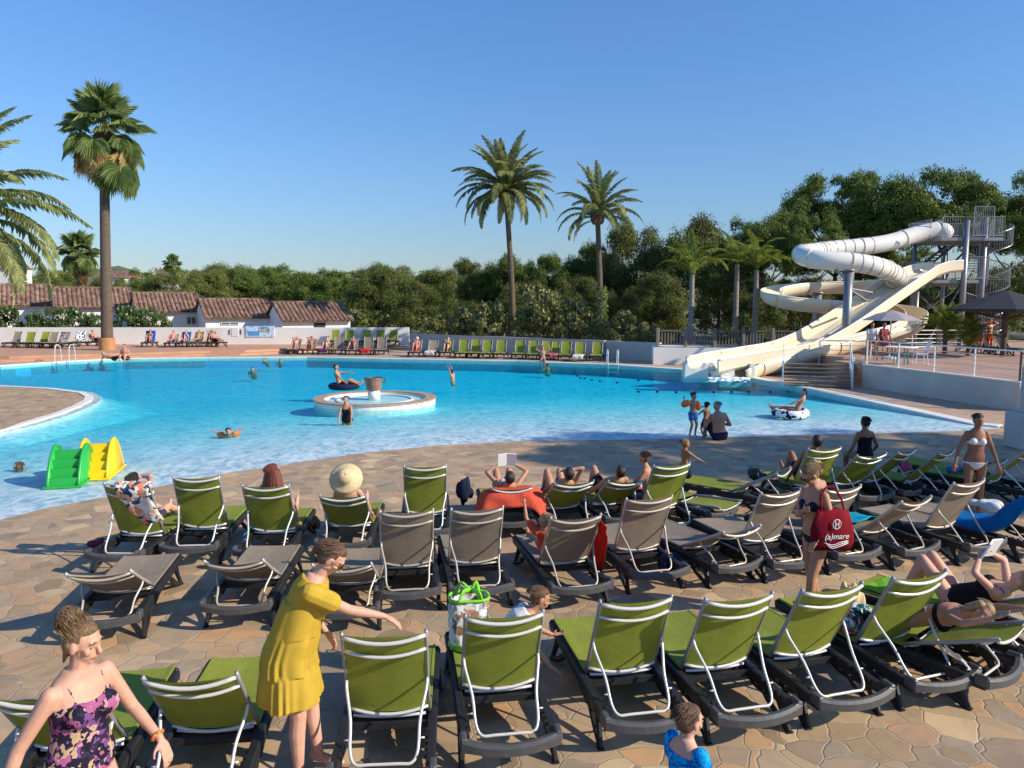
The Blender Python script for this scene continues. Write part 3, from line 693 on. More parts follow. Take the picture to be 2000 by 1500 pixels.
def palm(name, loc, H, r0, r1, label, leaves, cat='palm tree', lean=(0, 0), tm='trunk', group=None, boss=None, bulge=1.0, curve=0):
    root = thing(name, label, cat, loc, 0, group); mb = MB()
    P = catmull([(0, 0, -.05), (lean[0]*.35+curve, lean[1]*.3, H*.4), (lean[0], lean[1], H)], 16); n = len(P)
    rr = [r0+(r1-r0)*(i/(n-1))**.8 for i in range(n)]; rr[0] *= bulge; rr[1] *= 1+(bulge-1)*.5
    # ring scars
    PP, RR = [], []
    for i in range(n-1):
        for k in range(4):
            t_ = k/4; PP.append(P[i].lerp(P[i+1], t_)); RR.append((rr[i]*(1-t_)+rr[i+1]*t_)*(1+.035*(k % 2)))
    mb.tube(PP, RR, 14); o = mb.build('trunk', K[tm], root, True)
    top = V((lean[0], lean[1], H))
    if boss:
        br, bh, bm_ = boss; q = MB(); g = random.Random(3)
        for i in range(150):
            a = g.random()*6.28; z = g.random(); rr_ = br*(.55+.45*math.sin(math.pi*(.15+.75*z)))
            c = top+V((math.cos(a)*rr_*.8, math.sin(a)*rr_*.8, -bh*.75+z*bh)); e = c+V((math.cos(a)*.16, math.sin(a)*.16, .16)); q.tube([c, e], [.07, .03], 4)
        q.ell(top-V((0, 0, bh*.25)), (br*.85, br*.85, bh*.55)); q.build('leaf_base', K[bm_], root)
    for me, mat, a, tilt, sc, dz in leaves:
        f = bpy.data.objects.new('frond', me)
        if not me.materials: me.materials.append(K[mat])
        link(f, root); f.location = top+V((0, 0, dz)); f.rotation_euler = (M.Rotation(a, 3, 'Z') @ M.Rotation(-tilt, 3, 'Y') @ M.Rotation(random.uniform(-.25, .25), 3, 'X')).to_euler(); f.scale = (sc,)*3
    return root
def datecrown(L, n=46, lo=-.75, hi=.5, mats=('frond', 'frond', 'frond'), seed=1, drylow=3):
    g = random.Random(seed); F = [frond_mesh(L, d_, 46, seed=i) for i, d_ in enumerate((1.0, 1.5, 2.0))]
    D = frond_mesh(L*.8, 1.9, 28, seed=9); D.materials.append(K['dry']); out = []
    for i in range(n):
        t_ = i/(n-1); k = 0 if t_ > .7 else 1 if t_ > .35 else 2
        out.append((F[k], mats[k], i*2.4+g.uniform(-.2, .2), lo+(hi-lo)*t_+g.uniform(-.08, .08), g.uniform(.88, 1.08), -.3+.35*t_))
    for i in range(drylow): out.append((D, 'dry', g.random()*6.28, lo-.25, g.uniform(.7, .95), -.45))
    return out
P2 = at(988, 372, 60); tr = at(1002, 640, 60)
palm('date_palm', (tr.x, 60, 0), P2.z, .25, .185, 'tallest date palm with full crown, its trunk leaning slightly left', datecrown(4.6, 58, -.9, .55, seed=2), lean=(P2.x-tr.x, 0), boss=(.62, 1.6, 'cane'), curve=.1)
P3 = at(1167, 418, 50); tr = at(1176, 665, 50)
pr = palm('date_palm', (tr.x, 50, 0), P3.z, .21, .155, 'smaller date palm with ivy climbing the lower half of its trunk', datecrown(3.5, 30, -.6, .6, seed=4, drylow=2), lean=(P3.x-tr.x, 0), boss=(.42, .9, 'cane'))
me = quadmesh(leafcloud(1700, [(tr.x*0-.03*i/20*2, 0, .3+i*.22) for i in range(19)], [.33]*19, .075, 0, .85, 8, .7)); mobj('ivy', me, pr, K['fan'])
# trunk scan at the left
P0 = at(-126, 428, 25.5)
palm('date_palm', (P0.x, 25.5, 0), P0.z, .32, .28, 'date palm whose arching fronds enter at the left edge', datecrown(4.9, 46, -.85, .5, seed=8, drylow=14), boss=(.6, 1.3, 'cane'))
# tall fan palm
P1 = at(203, 268, 50); g = random.Random(5); FN = [fan_mesh(1.75, 1.35, d_, i) for i, d_ in enumerate((.1, .7, 1.3))]
FD = [fan_mesh(1.5, 1.35, 2.0, 7), fan_mesh(1.3, 1.4, 2.4, 8)]; [f.materials.append(K['dry']) for f in FD]; lv = []
for i in range(40):
    t_ = i/39; k = 0 if t_ > .55 else 1 if t_ > .25 else 2
    lv.append((FN[k], 'fan', i*2.4+g.uniform(-.2, .2), -.25+1.5*t_, g.uniform(.85, 1.15), -.1+.25*t_))
for i in range(22): lv.append((FD[i % 2], 'dry', g.random()*6.28, -.25+g.uniform(-.45, .4), g.uniform(.85, 1.35), -.5-g.random()*.4))
for i in range(9): lv.append((FN[2], 'fan', g.uniform(-.9, .9), -.8+g.uniform(-.2, .3), g.uniform(1.0, 1.3), -.5-g.random()*.6))
pr = palm('fan_palm', (at(205, 600, 50).x, 50, .28), P1.z-.28, .37, .27, 'tall fan palm with dry hanging leaves, standing on the deck by the left bungalows', lv, boss=(.5, 1.2, 'cane'), bulge=1.15, lean=(P1.x-at(205, 600, 50).x, 0))
pp = thing('trunk_planter', 'round orange slatted wooden guard around the foot of the tall fan palm', 'planter', (at(205, 600, 50).x, 50, .30))
for i in range(26):
    a = i/26*6.283; q = MB(); q.box((math.cos(a)*.48, math.sin(a)*.48, .40), (.035, .095, .8), rz=a); q.build('slat', K['wood_orange'], pp)
q = MB(); q.lathe((0, 0, 0), [(.44, .0), (.465, .0), (.465, .66), (.44, .66)], 26, False); q.build('hoop', K['steel_dark'], pp)
# shaggy fan palm behind roofs, tiny far palm
FN2 = [fan_mesh(1.2, 1.2, d_, 20+i) for i, d_ in enumerate((.1, .8, 1.5))]
for px, cy, Y, sc, lab in ((155, 500, 72, 1.0, 'short shaggy fan palm behind the roofs, left of the tall trunk'), (337, 518, 120, .8, 'tiny distant fan palm on the skyline right of the tall trunk')):
    p = at(px, cy, Y); lv = [(FN2[0 if i > 18 else 1 if i > 9 else 2], 'fan', i*2.4, -.5+1.9*i/29, sc*random.uniform(.9, 1.1), 0) for i in range(30)]
    FD2 = fan_mesh(.9, 1.1, 2.6, 9); FD2.materials.append(K['dry']); lv += [(FD2, 'dry', random.random()*6.28, -.5, sc*.9, -.3-1.4*random.random()) for i in range(22)]
    palm('fan_palm', (p.x, Y, 0), p.z, .42*sc, .34*sc, lab, lv, group='short fan palms')
# queen palms by the rail fence
QF = [frond_mesh(3.1, d_, 40, .022, .5, seed=40+i) for i, d_ in enumerate((1.3, 2.0, 2.5))]
for px, cy, by_, Y, n_, lab in ((1352, 535, 660, 46, 17, 'leftmost queen palm with pale trunk behind the rail fence'), (1440, 515, 655, 49, 15, 'middle queen palm with the thinnest trunk behind the rail fence'), (1478, 525, 655, 47, 15, 'queen palm nearest the slide, behind the rail fence')):
    p = at(px, cy, Y); lv = [(QF[i % 3], 'queen', i*2.4+random.uniform(-.3, .3), -.2+1.0*i/n_, random.uniform(.75, 1.0), 0) for i in range(n_)]
    palm('queen_palm', (p.x, Y, .2), p.z-.2, .23, .13, lab, lv, tm='palebark', group='queen palms behind the rail fence')
# small yucca-like palms around the pavilion
for px, cy, Y, lab in ((1850, 600, 38, 'feathery young palm left of the thatched pavilion'), (1895, 625, 36.5, 'low feathery palm beside the thatched pavilion'), (1415, 640, 44, 'low cycad behind the rail fence')):
    p = at(px, cy, Y); lv = [(QF[i % 2], 'frond', i*2.4, -.1+1.2*i/34, random.uniform(.45, .62), 0) for i in range(34)]
    palm('young_palm', (p.x, Y, 0), max(.3, p.z-1.3), .12, .1, lab, lv, group='young palms near the slide')

# trees outside the frame on the right: their crowns throw the dappled shade
for i, (x, y, H, rad, lab) in enumerate([(19.5, 11.6, 11, 3.0, 'pine beyond the right edge shading the pool side'), (25.5, 11.0, 11.5, 3.6, 'larger pine beyond the right edge shading the third row'), (23.5, 8.8, 11, 2.8, 'pine beyond the right edge shading the upper right loungers'), (31, 10.0, 12, 3.8, 'pine farthest beyond the right edge'), (16.4, -2.3, 10, 1.8, 'small pine beyond the right edge near the camera')]):
    tree('pine_tree', (x, y, 0), H, rad, 2.6, PINE, i, lab, 'pines outside the frame')
# ================= SUN LOUNGERS =================
HY = .70   # hinge distance from the rear end
def bow(y, z, w, depth, dirv, n=8):
    d = V(dirv); return [V((w*(-1+2*i/n), y, z)) + d*depth*(1-(-1+2*i/n)**2) for i in range(n+1)]
LCACHE = {}
def lounger_meshes(a, fab, tube, hi):
    key = (round(a), fab, tube, hi)
    if key in LCACHE: return LCACHE[key]
    n = 8 if hi else 6; out = []
    # moulded base: side rails with arches
    if 'base' not in LCACHE or hi not in LCACHE['base']:
        mb = MB()
        for s in (-1, 1):
            x = s*.325
            P = [(x, 0, .285), (x, .3, .30), (x, .62, .315), (x, .95, .32), (x, 1.3, .325), (x, 1.75, .325)]
            rs = []
            for (px_, py_, pz_), hgt in zip(P, (.075, .085, .095, .085, .075, .07)):
                rs.append([V((px_+dx, py_, pz_+dz)) for dx, dz in ((-.03, -hgt), (.03, -hgt), (.034, -.012), (.024, 0), (-.024, 0), (-.034, -.012))])
            mb.rings(rs)
            # arch under the rail
            A = catmull([(x, .30, .20), (x, .52, .17), (x, .80, .235), (x, 1.15, .235), (x, 1.3, .2), (x, 1.43, .12)], 4)
            mb.tube(A, .02, 6, sq=(1.5, .8), up=(1, 0, 0))
            for k in range(4): mb.box((x-s*.036, .18+k*.075, .285), (.022, .03, .035))
        for y, z in ((1.05, .265), (1.4, .265)): mb.box((0, y, z), (.62, .05, .03))
        mb.box((0, 1.755, .30), (.70, .05, .075), bev=.015)
        mb.box((0, .74, .262), (.62, .09, .02)); mb.box((0, .62, .262), (.62, .03, .05))
        fr = mb.mesh('lounger_frame'); mb = MB()
        B = bow(0, .275, .36, .075, (0, -1, -.35), 10); rs = []
        for i, p in enumerate(B):
            hh = .036 if 0 < i < 10 else .045
            rs.append([p+V((0, -.032, -hh)), p+V((0, .03, -hh*.8)), p+V((0, .03, hh)), p+V((0, -.008, hh+.006)), p+V((0, -.032, hh*.6))])
        mb.rings(rs); mb.box((-.345, .03, .285), (.05, .12, .09), bev=.012); mb.box((.345, .03, .285), (.05, .12, .09), bev=.012)
        cb = mb.mesh('crossbar'); legs = []
        for (y, yf, w0) in ((.24, .12, .05), (1.52, 1.64, .05)):
            for s in (-1, 1):
                mb = MB(); x = s*.33; sg = 1 if y < 1 else -1
                P = catmull([(x, y+sg*.02, .26), (x+s*.01, (y*.55+yf*.45), .13), (x+s*.02, yf, .012)], 4)
                mb.tube(P, [.042, .038, .034, .031, .029, .028, .027, .026, .025], 6, up=(1, 0, 0), sq=(.8, 1.25))
                Q = catmull([(x, y+sg*.30, .25), (x+s*.005, y+sg*.16, .13), (x+s*.02, yf+sg*.03, .02)], 4)
                mb.tube(Q, [.03]*9, 6, up=(1, 0, 0), sq=(.7, .9))
                mb.box((x+s*.02, yf, .006), (.05, .06, .012)); legs.append(mb.mesh('leg'))
        for me in [fr, cb]+legs: me.materials.append(K['frame'])
        K.setdefault('bar', plain('grey_crossbar_plastic', (.07, .07, .07), .45, .2, 9, bs=.05)); cb.materials[0] = K['bar']
        LCACHE.setdefault('base', {})[hi] = (fr, cb, legs)
    fr, cb, legs = LCACHE['base'][hi]
    # seat
    mb = MB(); top, bot = [], []
    for j in range(7):
        y = HY+.02+j*(1.76-HY-.03)/6; sag = .018*math.sin(math.pi*j/6)
        top.append([V((-.29+.58*i/6, y, .352-sag*math.sin(math.pi*i/6)-.006*(1-abs(i-3)/3))) for i in range(7)])
    mb.rings(top, False, False); mb.rings([[p-V((0, 0, .006)) for p in r] for r in top], False, False)
    for s in (-1, 1): mb.box((s*.302, (HY+1.76)/2, .345), (.022, 1.76-HY, .022))
    seat = mb.mesh('seat'); smooth(seat, False); seat.materials.append(K[fab])
    # backrest
    ca, sa = math.cos(a*math.pi/180), math.sin(a*math.pi/180)
    def BP(x, u, b): return V((x, HY-u*ca-b*sa, .345+u*sa-b*ca))   # b = distance behind the fabric
    mb = MB(); g = []
    for j in range(9):
        u = .03+.785*j/8
        g.append([BP(-.283+.566*i/8, u, .012+.030*(1-((i-4)/4)**2)*(.4+.6*abs(j-4)/4)) for i in range(9)])
    mb.rings(g, False, False); mb.rings([[p-V((0, -sa, -ca))*-.004 for p in r] for r in g], False, False)
    back = mb.mesh('back'); smooth(back); back.materials.append(K[fab])
    sides = []
    for s in (-1, 1): mb = MB(); sides.append(mb); mb.tube([BP(s*.295, u, b) for u, b in ((-.02, .0), (.2, .0), (.45, .004), (.7, .0), (.825, -.004))], .0165, n, up=(1, 0, 0), sq=(.8, 1.1))
    sides = [x.mesh('side') for x in sides]; bars = []
    for u, dp, r in ((.80, .055, .0155), (.665, .055, .013), (.045, .05, .013)):
        mb = MB(); bars.append(mb); mb.tube([BP(-.29+.58*i/10, u-.02*(1-((i-5)/5)**2), .016+dp*(1-((i-5)/5)**2)) for i in range(11)], r, n)
    mb = MB(); bars.append(mb); mb.tube([BP(-.27+.54*i/6, -.02, .03+.02*(1-((i-3)/3)**2)) for i in range(7)], .011, n)
    bars = [x.mesh('bar') for x in bars]
    u0 = .36; p0 = BP(0, u0, .02); zb = .235; Lp = .56; dz = max(.02, p0.z-zb); yb = p0.y-math.sqrt(max(0, Lp*Lp-dz*dz)); yb = max(yb, .1)
    mb = MB(); pts = []
    for s in (-1, 1):
        q = [V((s*.292, p0.y, p0.z)), V((s*.285, p0.y-(p0.y-yb)*.12, p0.z-dz*.15)), V((s*.245, p0.y-(p0.y-yb)*.5, p0.z-dz*.5)), V((s*.235, p0.y-(p0.y-yb)*.85, zb+dz*.15)), V((s*.195, yb, zb)), V((s*.1, yb-.005, zb-.002))]
        pts.append(q)
    mb.tube(catmull(pts[0]+pts[1][::-1], 3), .0115, n)
    for s in (-1, 1): mb.tube([(s*.235, p0.y-(p0.y-yb)*.72, zb+dz*.28), (s*.28, p0.y-(p0.y-yb)*.72, zb+dz*.28)], .007, 5)
    prop = mb.mesh('prop')
    for me in sides+bars+[prop]: smooth(me); me.materials.append(K[tube])
    for me in sides: me.materials[0] = K['greytube'] if tube == 'silver' else K['champ']
    out = (fr, cb, legs, seat, back, sides, bars, prop); LCACHE[key] = out; return out
def lounger(x, y, rz, a, fab, label, group, z=0, hi=True):
    tube = 'silver' if fab == 'green' else 'champ'
    fr, cb, legs, seat, back, sides, bars, prop = lounger_meshes(a, fab, tube, hi)
    root = thing('sun_lounger', label, 'sun lounger', (x, y, z), rz, group)
    mobj('frame', fr, root); mobj('crossbar', cb, root)
    for l in legs: mobj('leg', l, root)
    mobj('seat', seat, root); b = mobj('backrest', back, root)
    [mobj('side_tube', q, b) for q in sides]; [mobj('back_bar', q, b) for q in bars]; mobj('prop_bar', prop, root); return root
LG = {}
def put(key, px, py, a, yaw, fab, label, group, z=0, hi=True, k=1.0):
    """px,py: photo position of the middle of the backrest's top bar; a: recline angle; yaw in degrees"""
    zt = z+.345+.80*math.sin(R(a)); p = G(px, py, zt); yw = R(yaw)
    fw = HY-.80*math.cos(R(a)); ax = V((-math.sin(yw), math.cos(yw), 0)); o = p-ax*fw
    r = lounger(o.x, o.y, yw, a, fab, label, group, z, hi); LG[key] = (r, V((o.x, o.y, z)), yw, a); return r
gA, gB, gC = 'green loungers of the nearest row', 'taupe loungers of the second row', 'green loungers of the third row, nearest the pool'
for k, px, py, a, yw, lab in [
    ('A0', 85, 1357, 50, 8, 'green lounger behind the woman with the hair bun, reclined low, at the left edge'),
    ('A1', 372, 1322, 50, 6, 'green lounger reclined low, between the woman with the bun and the yellow dress'),
    ('A2', 750, 1239, 66, 4, 'upright green lounger right in front of the woman in the yellow dress'),
    ('A3', 985, 1201, 64, 9, 'upright green lounger with the carrier bag on it, in front of the crouching boy'),
    ('A4', 1242, 1172, 64, 11, 'upright green lounger the crouching boy rests his hand on'),
    ('A5', 1443, 1167, 63, 14, 'upright green lounger behind the toddler in blue, fourth upright one from the left'),
    ('A6', 1625, 1148, 62, 17, 'upright green lounger standing below the woman with the red bag'),
    ('A7', 1796, 1124, 62, 19, 'upright green lounger, last upright one on the right of the nearest row'),
    ('A8', 1975, 1232, 22, 38, 'green lounger laid low under the woman in the black bikini')]:
    put(k, px, py, a, yw, 'green', lab, gA)
for k, px, py, a, yw, lab in [
    ('B0', 193, 1119, 30, 10, 'taupe lounger reclined low, leftmost of the second row'),
    ('B1', 457, 1096, 30, 4, 'taupe lounger reclined low, second from the left in its row'),
    ('B2', 668, 1103, 30, 4, 'taupe lounger reclined low, half hidden behind the yellow dress'),
    ('B3', 794, 999, 64, 8, 'upright taupe lounger right of the yellow dress woman'),
    ('B4', 932, 994, 64, 10, 'upright taupe lounger below the lone empty upright green one'),
    ('B5', 1125, 1010, 54, 14, 'taupe lounger with a red towel hanging at its right and a child lying on it'),
    ('B6', 1268, 973, 64, 15, 'upright taupe lounger in the middle with a pink towel on its left side'),
    ('B7', 1448, 1034, 27, 28, 'taupe lounger reclined low, between two upright taupe ones'),
    ('B8', 1525, 961, 62, 20, 'upright taupe lounger half hidden by the woman with the red bag'),
    ('B9', 1646, 953, 60, 22, 'taupe lounger of the curly haired woman in the blue and white swimsuit'),
    ('B10', 1789, 976, 42, 28, 'half reclined taupe lounger with a turquoise towel behind it'),
    ('B11', 1892, 941, 60, 24, 'upright taupe lounger left of the big blue towel'),
    ('B12', 2030, 965, 42, 30, 'taupe lounger draped with the big blue towel at the right edge')]:
    put(k, px, py, a, yw, 'taupe', lab, gB)
for k, px, py, a, yw, lab in [
    ('C0', 247, 946, 66, -3, 'green lounger with the floral towel over its backrest'),
    ('C1', 383, 933, 68, 4, 'empty upright green lounger beside the one with the floral towel'),
    ('C2', 519, 949, 60, 4, 'green lounger of the red-haired woman'),
    ('C3', 669, 968, 42, 3, 'green lounger of the person in the straw hat'),
    ('C4', 830, 911, 68, 6, 'lone empty upright green lounger between straw hat and reader'),
    ('C5', 1000, 952, 32, 8, 'green lounger covered with a coral towel, where a person reads a book'),
    ('C6', 1121, 942, 38, 14, 'green lounger of the sunbather with an arm over the head'),
    ('C7', 1224, 938, 36, 16, 'green lounger of the dark haired sunbather with one knee up'),
    ('C8', 1312, 908, 62, 18, 'upright green lounger right of the sitting boy'),
    ('C9', 1425, 985, 4, 42, 'green lounger laid completely flat with a float on it'),
    ('C10', 1530, 920, 28, 50, 'green lounger in tree shade with dark clothes on it'),
    ('C11', 1610, 876, 60, 12, 'green lounger of the tanned man in the shade'),
    ('C12', 1702, 888, 46, 18, 'shaded green lounger behind the curly haired woman'),
    ('C13', 1771, 880, 46, 36, 'shaded green lounger with pink things on it'),
    ('C14', 1848, 881, 46, 38, 'shaded green lounger left of the woman in the white bikini'),
    ('C15', 1952, 899, 20, 34, 'low green lounger right of the woman in the white bikini'),
    ('C16', 2012, 878, 48, 40, 'green lounger cut by the right edge, above the blue towel')]:
    put(k, px, py, a, yw, 'green', lab, gC)
# far loungers face the camera: px,py = foot end centre on the floor
def far(key, px, py, z, a, yaw, fab, label, group):
    p = G(px, py, z); yw = R(180+yaw); ax = V((-math.sin(yw), math.cos(yw), 0)); o = p-ax*1.76
    r = lounger(o.x, o.y, yw, a, fab, label, group, z, False); LG[key] = (r, V((o.x, o.y, z)), yw, a); return r
g_ = 'loungers on the raised deck by the bungalows'
for i, (px, py, a, yw, fab, lab) in enumerate([
    (12, 679, 62, 0, 'taupe', 'taupe lounger at the left edge of the raised deck'), (40, 680, 62, 2, 'green', 'green lounger with a bag on it, second on the raised deck'),
    (68, 679, 60, 0, 'green', 'green lounger left of the tropical towel on the raised deck'), (84, 680, 60, 0, 'taupe', 'taupe lounger squeezed between green one and tropical towel'), (108, 680, 56, 2, 'green', 'lounger covered by the turquoise tropical towel'),
    (142, 678, 54, 6, 'green', 'lounger covered by the black and white patterned towel'), (205, 676, 40, 60, 'taupe', 'lounger of the person lying beside the tall fan palm'),
    (285, 678.5, 62, 10, 'taupe', 'lounger with the royal blue towel, right of the fan palm'), (330, 679, 40, 10, 'taupe', 'lounger of the person in front of the second blue towel'),
    (352, 678.5, 50, 5, 'green', 'lounger with the light blue towel on the deck'), (375, 678.5, 58, 0, 'green', 'green lounger left of the resting couple on the deck'),
    (400, 678, 58, 0, 'taupe', 'lounger of the pale sunbather in the deck group'), (436, 678, 38, 50, 'taupe', 'last lounger of the deck group, legs stretched to the right'),
    (648, 675, 66, 0, 'green', 'green lounger on the upper deck behind the row of four, leftmost'), (676, 675, 66, 0, 'green', 'green lounger on the upper deck, second of that four'),
    (708, 675, 66, -3, 'green', 'green lounger on the upper deck beside the purple swimsuit'), (736, 675, 66, -3, 'green', 'green lounger on the upper deck, third of that four'), (762, 675, 66, -3, 'green', 'green lounger on the upper deck, rightmost')]):
    far('D%d' % i, px, py, .3, a, yw, fab, lab, g_)
g_ = 'loungers on the lower deck at the far pool edge'
for i, (px, py, a, yw, fab, lab) in enumerate([
    (569, 693, 50, 0, 'taupe', 'leftmost lounger of the lower deck group, with sunbather'), (599, 693, 50, 0, 'taupe', 'second lounger of the lower deck group, with sunbather'),
    (630, 693, 30, 0, 'green', 'lounger with a dark purple towel and raised knees'), (655, 693, 74, 0, 'taupe', 'empty upright taupe lounger left of the purple swimsuit'),
    (683, 694, 60, 0, 'taupe', 'lounger of the person in the purple swimsuit'), (712, 694, 74, -3, 'taupe', 'taupe lounger with a small red towel on its seat'), (738, 694, 72, -4, 'taupe', 'empty upright taupe lounger at the right end of the lower deck group')]):
    far('E%d' % i, px, py, 0, a, yw, fab, lab, g_)
g_ = 'long row of loungers along the far pool edge'
for i, (px, py, a, yw, fab, lab) in enumerate([
    (806, 698, 60, -6, 'taupe', 'lounger of the man in the white cap at the left end of the long row'), (838, 698, 52, -6, 'taupe', 'taupe lounger with a white towel, right of the white cap'),
    (867, 698, 60, -8, 'green', 'lounger of the person in the black swimsuit in the long row'), (897, 700, 66, -10, 'green', 'first empty green lounger after the black swimsuit'),
    (921, 700, 66, -10, 'green', 'second empty green lounger after the black swimsuit'), (944, 701, 66, -10, 'green', 'third empty green lounger after the black swimsuit'), (972, 701, 66, -10, 'green', 'fourth empty green lounger after the black swimsuit'),
    (1008, 702, 66, -12, 'green', 'fifth empty green lounger, under the tallest date palm'), (1036, 703, 66, -10, 'green', 'green lounger just left of the pink towel'), (1063, 704, 66, -10, 'green', 'green lounger behind the person at the pool edge'),
    (1078, 704, 60, -10, 'green', 'lounger with the pink towel in the long row'), (1100, 705, 66, -12, 'green', 'green lounger right of the pink towel'), (1128, 707, 66, -12, 'green', 'green lounger with a white towel on its seat'), (1161, 706, 64, -14, 'green', 'last green lounger before the ladder, in shade')]):
    far('F%d' % i, px, py, 0, a, yw, fab, lab, g_)
for i, (px, py, yw) in enumerate([(1925, 690, 10), (1962, 693, 12), (1998, 696, 12)]):
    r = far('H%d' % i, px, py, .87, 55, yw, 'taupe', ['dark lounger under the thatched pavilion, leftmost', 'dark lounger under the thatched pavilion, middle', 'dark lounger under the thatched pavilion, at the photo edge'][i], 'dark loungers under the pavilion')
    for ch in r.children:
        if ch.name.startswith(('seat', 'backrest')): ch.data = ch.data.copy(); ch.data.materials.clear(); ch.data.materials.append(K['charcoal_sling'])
# ================= POOL FURNITURE, SLIDES, TERRACE =================
# fountain island
c0 = G(713, 800); c0 = V((c0.x+.0, G(713, 785).y, 0)); fr_ = 2.06
root = thing('fountain_island', 'round white fountain basin with a stone rim standing in the pool', 'fountain', (c0.x, c0.y, 0))
q = MB(); q.lathe((0, 0, 0), [(fr_-.02, -.7), (fr_-.02, .13), (fr_-.36, .13), (fr_-.36, .02)], 64, False); q.build('basin_wall', K['coping'], root, False)
q = MB(); q.lathe((0, 0, 0), [(fr_+.02, .13), (fr_+.02, .165), (fr_-.34, .165), (fr_-.34, .13)], 64, False); q.build('rim', plain('rim_stone', (.42, .27, .18), .7, .2, 5), root)
q = MB(); q.lathe((0, 0, 0), [(fr_-.36, .06), (.01, .08)], 64, False); q.build('basin_floor', plain('basin_floor', (.32, .62, .66), .4, .1, 1.5), root)
q = MB(); q.lathe((0, 0, 0), [(fr_-.75, .08), (fr_-.75, .11), (fr_-.85, .11), (fr_-.85, .08)], 64, False); q.build('inner_ring', K['coping'], root)
q = MB(); q.lathe((-.05, 0, 0), [(.22, .08), (.2, .42)], 24); q.build('pedestal', K['coping'], root, True)
bk = MB()
for i in range(18):
    a = i/18*6.283; bk.rings([[V((-.05+math.cos(a+d)*r, math.sin(a+d)*r, z)) for d, r in ((-.16, r0), (.16, r0), (.16, r0+.03), (-.16, r0+.03))] for z, r0 in ((.42, .21), (.82, .29))])
o_ = bk.build('wooden_bucket', plain('bucket_wood', (.28, .15, .09), .7, .3, 5), root)
q = MB(); q.lathe((-.05, 0, 0), [(.27, .58), (.275, .62), (.26, .62)], 24, False); q.lathe((-.05, 0, 0), [(.31, .79), (.33, .84), (.28, .84), (.27, .75)], 24, False); q.build('hoop', K['steel_dark'], o_, True)
q = MB(); q.tube(catmull([(.22, 0, .7), (.33, 0, .68), (.36, 0, .78), (.28, 0, .83)], 4), .02, 6); q.build('handle', K['steel_dark'], o_)
# toy slides
def arch_side(mb, x, w, h, L, th):
    pr = []; n = 22
    for i in range(n+1):
        u = -1+2*i/n; pr.append((u*L/2, h*(1-abs(u)**2.2)**.9))
    inner = [(y*.55, z*.62) for y, z in pr]
    mb.rings([[V((x+dx, y, z)) for y, z in pr] for dx in (-th/2, th/2)])
def toy(px, py, rz, mat, label, twin):
    p = G(px, py); root = thing('toy_slide', label, 'toy slide', (p.x, p.y, -.03), rz, 'toy slides in the shallow water')
    for s in (-1, 1):
        mb = MB(); x = s*.26; n = 26; out_, inn = [], []
        for i in range(n+1):
            u = -1+2*i/n; z = .70*math.cos(u*math.pi/2)**.75*(1.0); out_.append((u*.62, z+.0))
        mb.rings([[V((x+dx, y, z)) for y, z in out_] for dx in (-.022, .022)])
        mb.tube([(x, y, z) for y, z in out_], .033, 8); mb.build('side_panel', K[mat], root, True)
    mb = MB()
    for k in range(4): mb.box((0, -.52+k*.13, .09+k*.075), (.5, .135, .18+k*.15))
    mb.build('step', K[mat], root)
    mb = MB(); P = catmull([(0, -.08, .52), (0, .05, .5), (0, .3, .25), (0, .62, .06)], 5); mb.rings([[p+V((dx, 0, dz)) for dx, dz in ((-.25, 0), (.25, 0), (.25, -.04), (-.25, -.04))] for p in P]); mb.build('chute', K[mat], root)
    mb = MB(); mb.box((0, 0, .02), (.66, 1.36, .04), bev=.015); mb.build('base', K[mat], root)
toy(143, 936, R(14), 'play_green', 'green plastic toddler slide standing in the shallow water', 1)
toy(197, 922, R(14), 'play_yellow', 'yellow plastic toddler slide behind the green one', 1)
# pool ladders
def ladder(px, py, Y, label, h=.85, w=.55, rz=0):
    p = G(px, py); root = thing('pool_ladder', label, 'ladder', (p.x, p.y, 0), rz, 'pool ladders on the far edge')
    for s in (-1, 1):
        q = MB(); q.tube(catmull([(s*w/2, .5, 0), (s*w/2, .45, h*.8), (s*w/2, .2, h), (s*w/2, -.08, h*.75), (s*w/2, -.15, -.5)], 5), .024, 8); q.build('rail', K['silver'], root, True)
    for z in (-.1, -.35): q = MB(); q.box((0, -.13, z), (w, .08, .03)); q.build('rung', K['silver'], root)
ladder(124, 708, 42, 'metal pool ladder on the far edge left of the lying man', 1.0, .8)
ladder(1197, 714, 42, 'pool ladder right of the last green lounger')
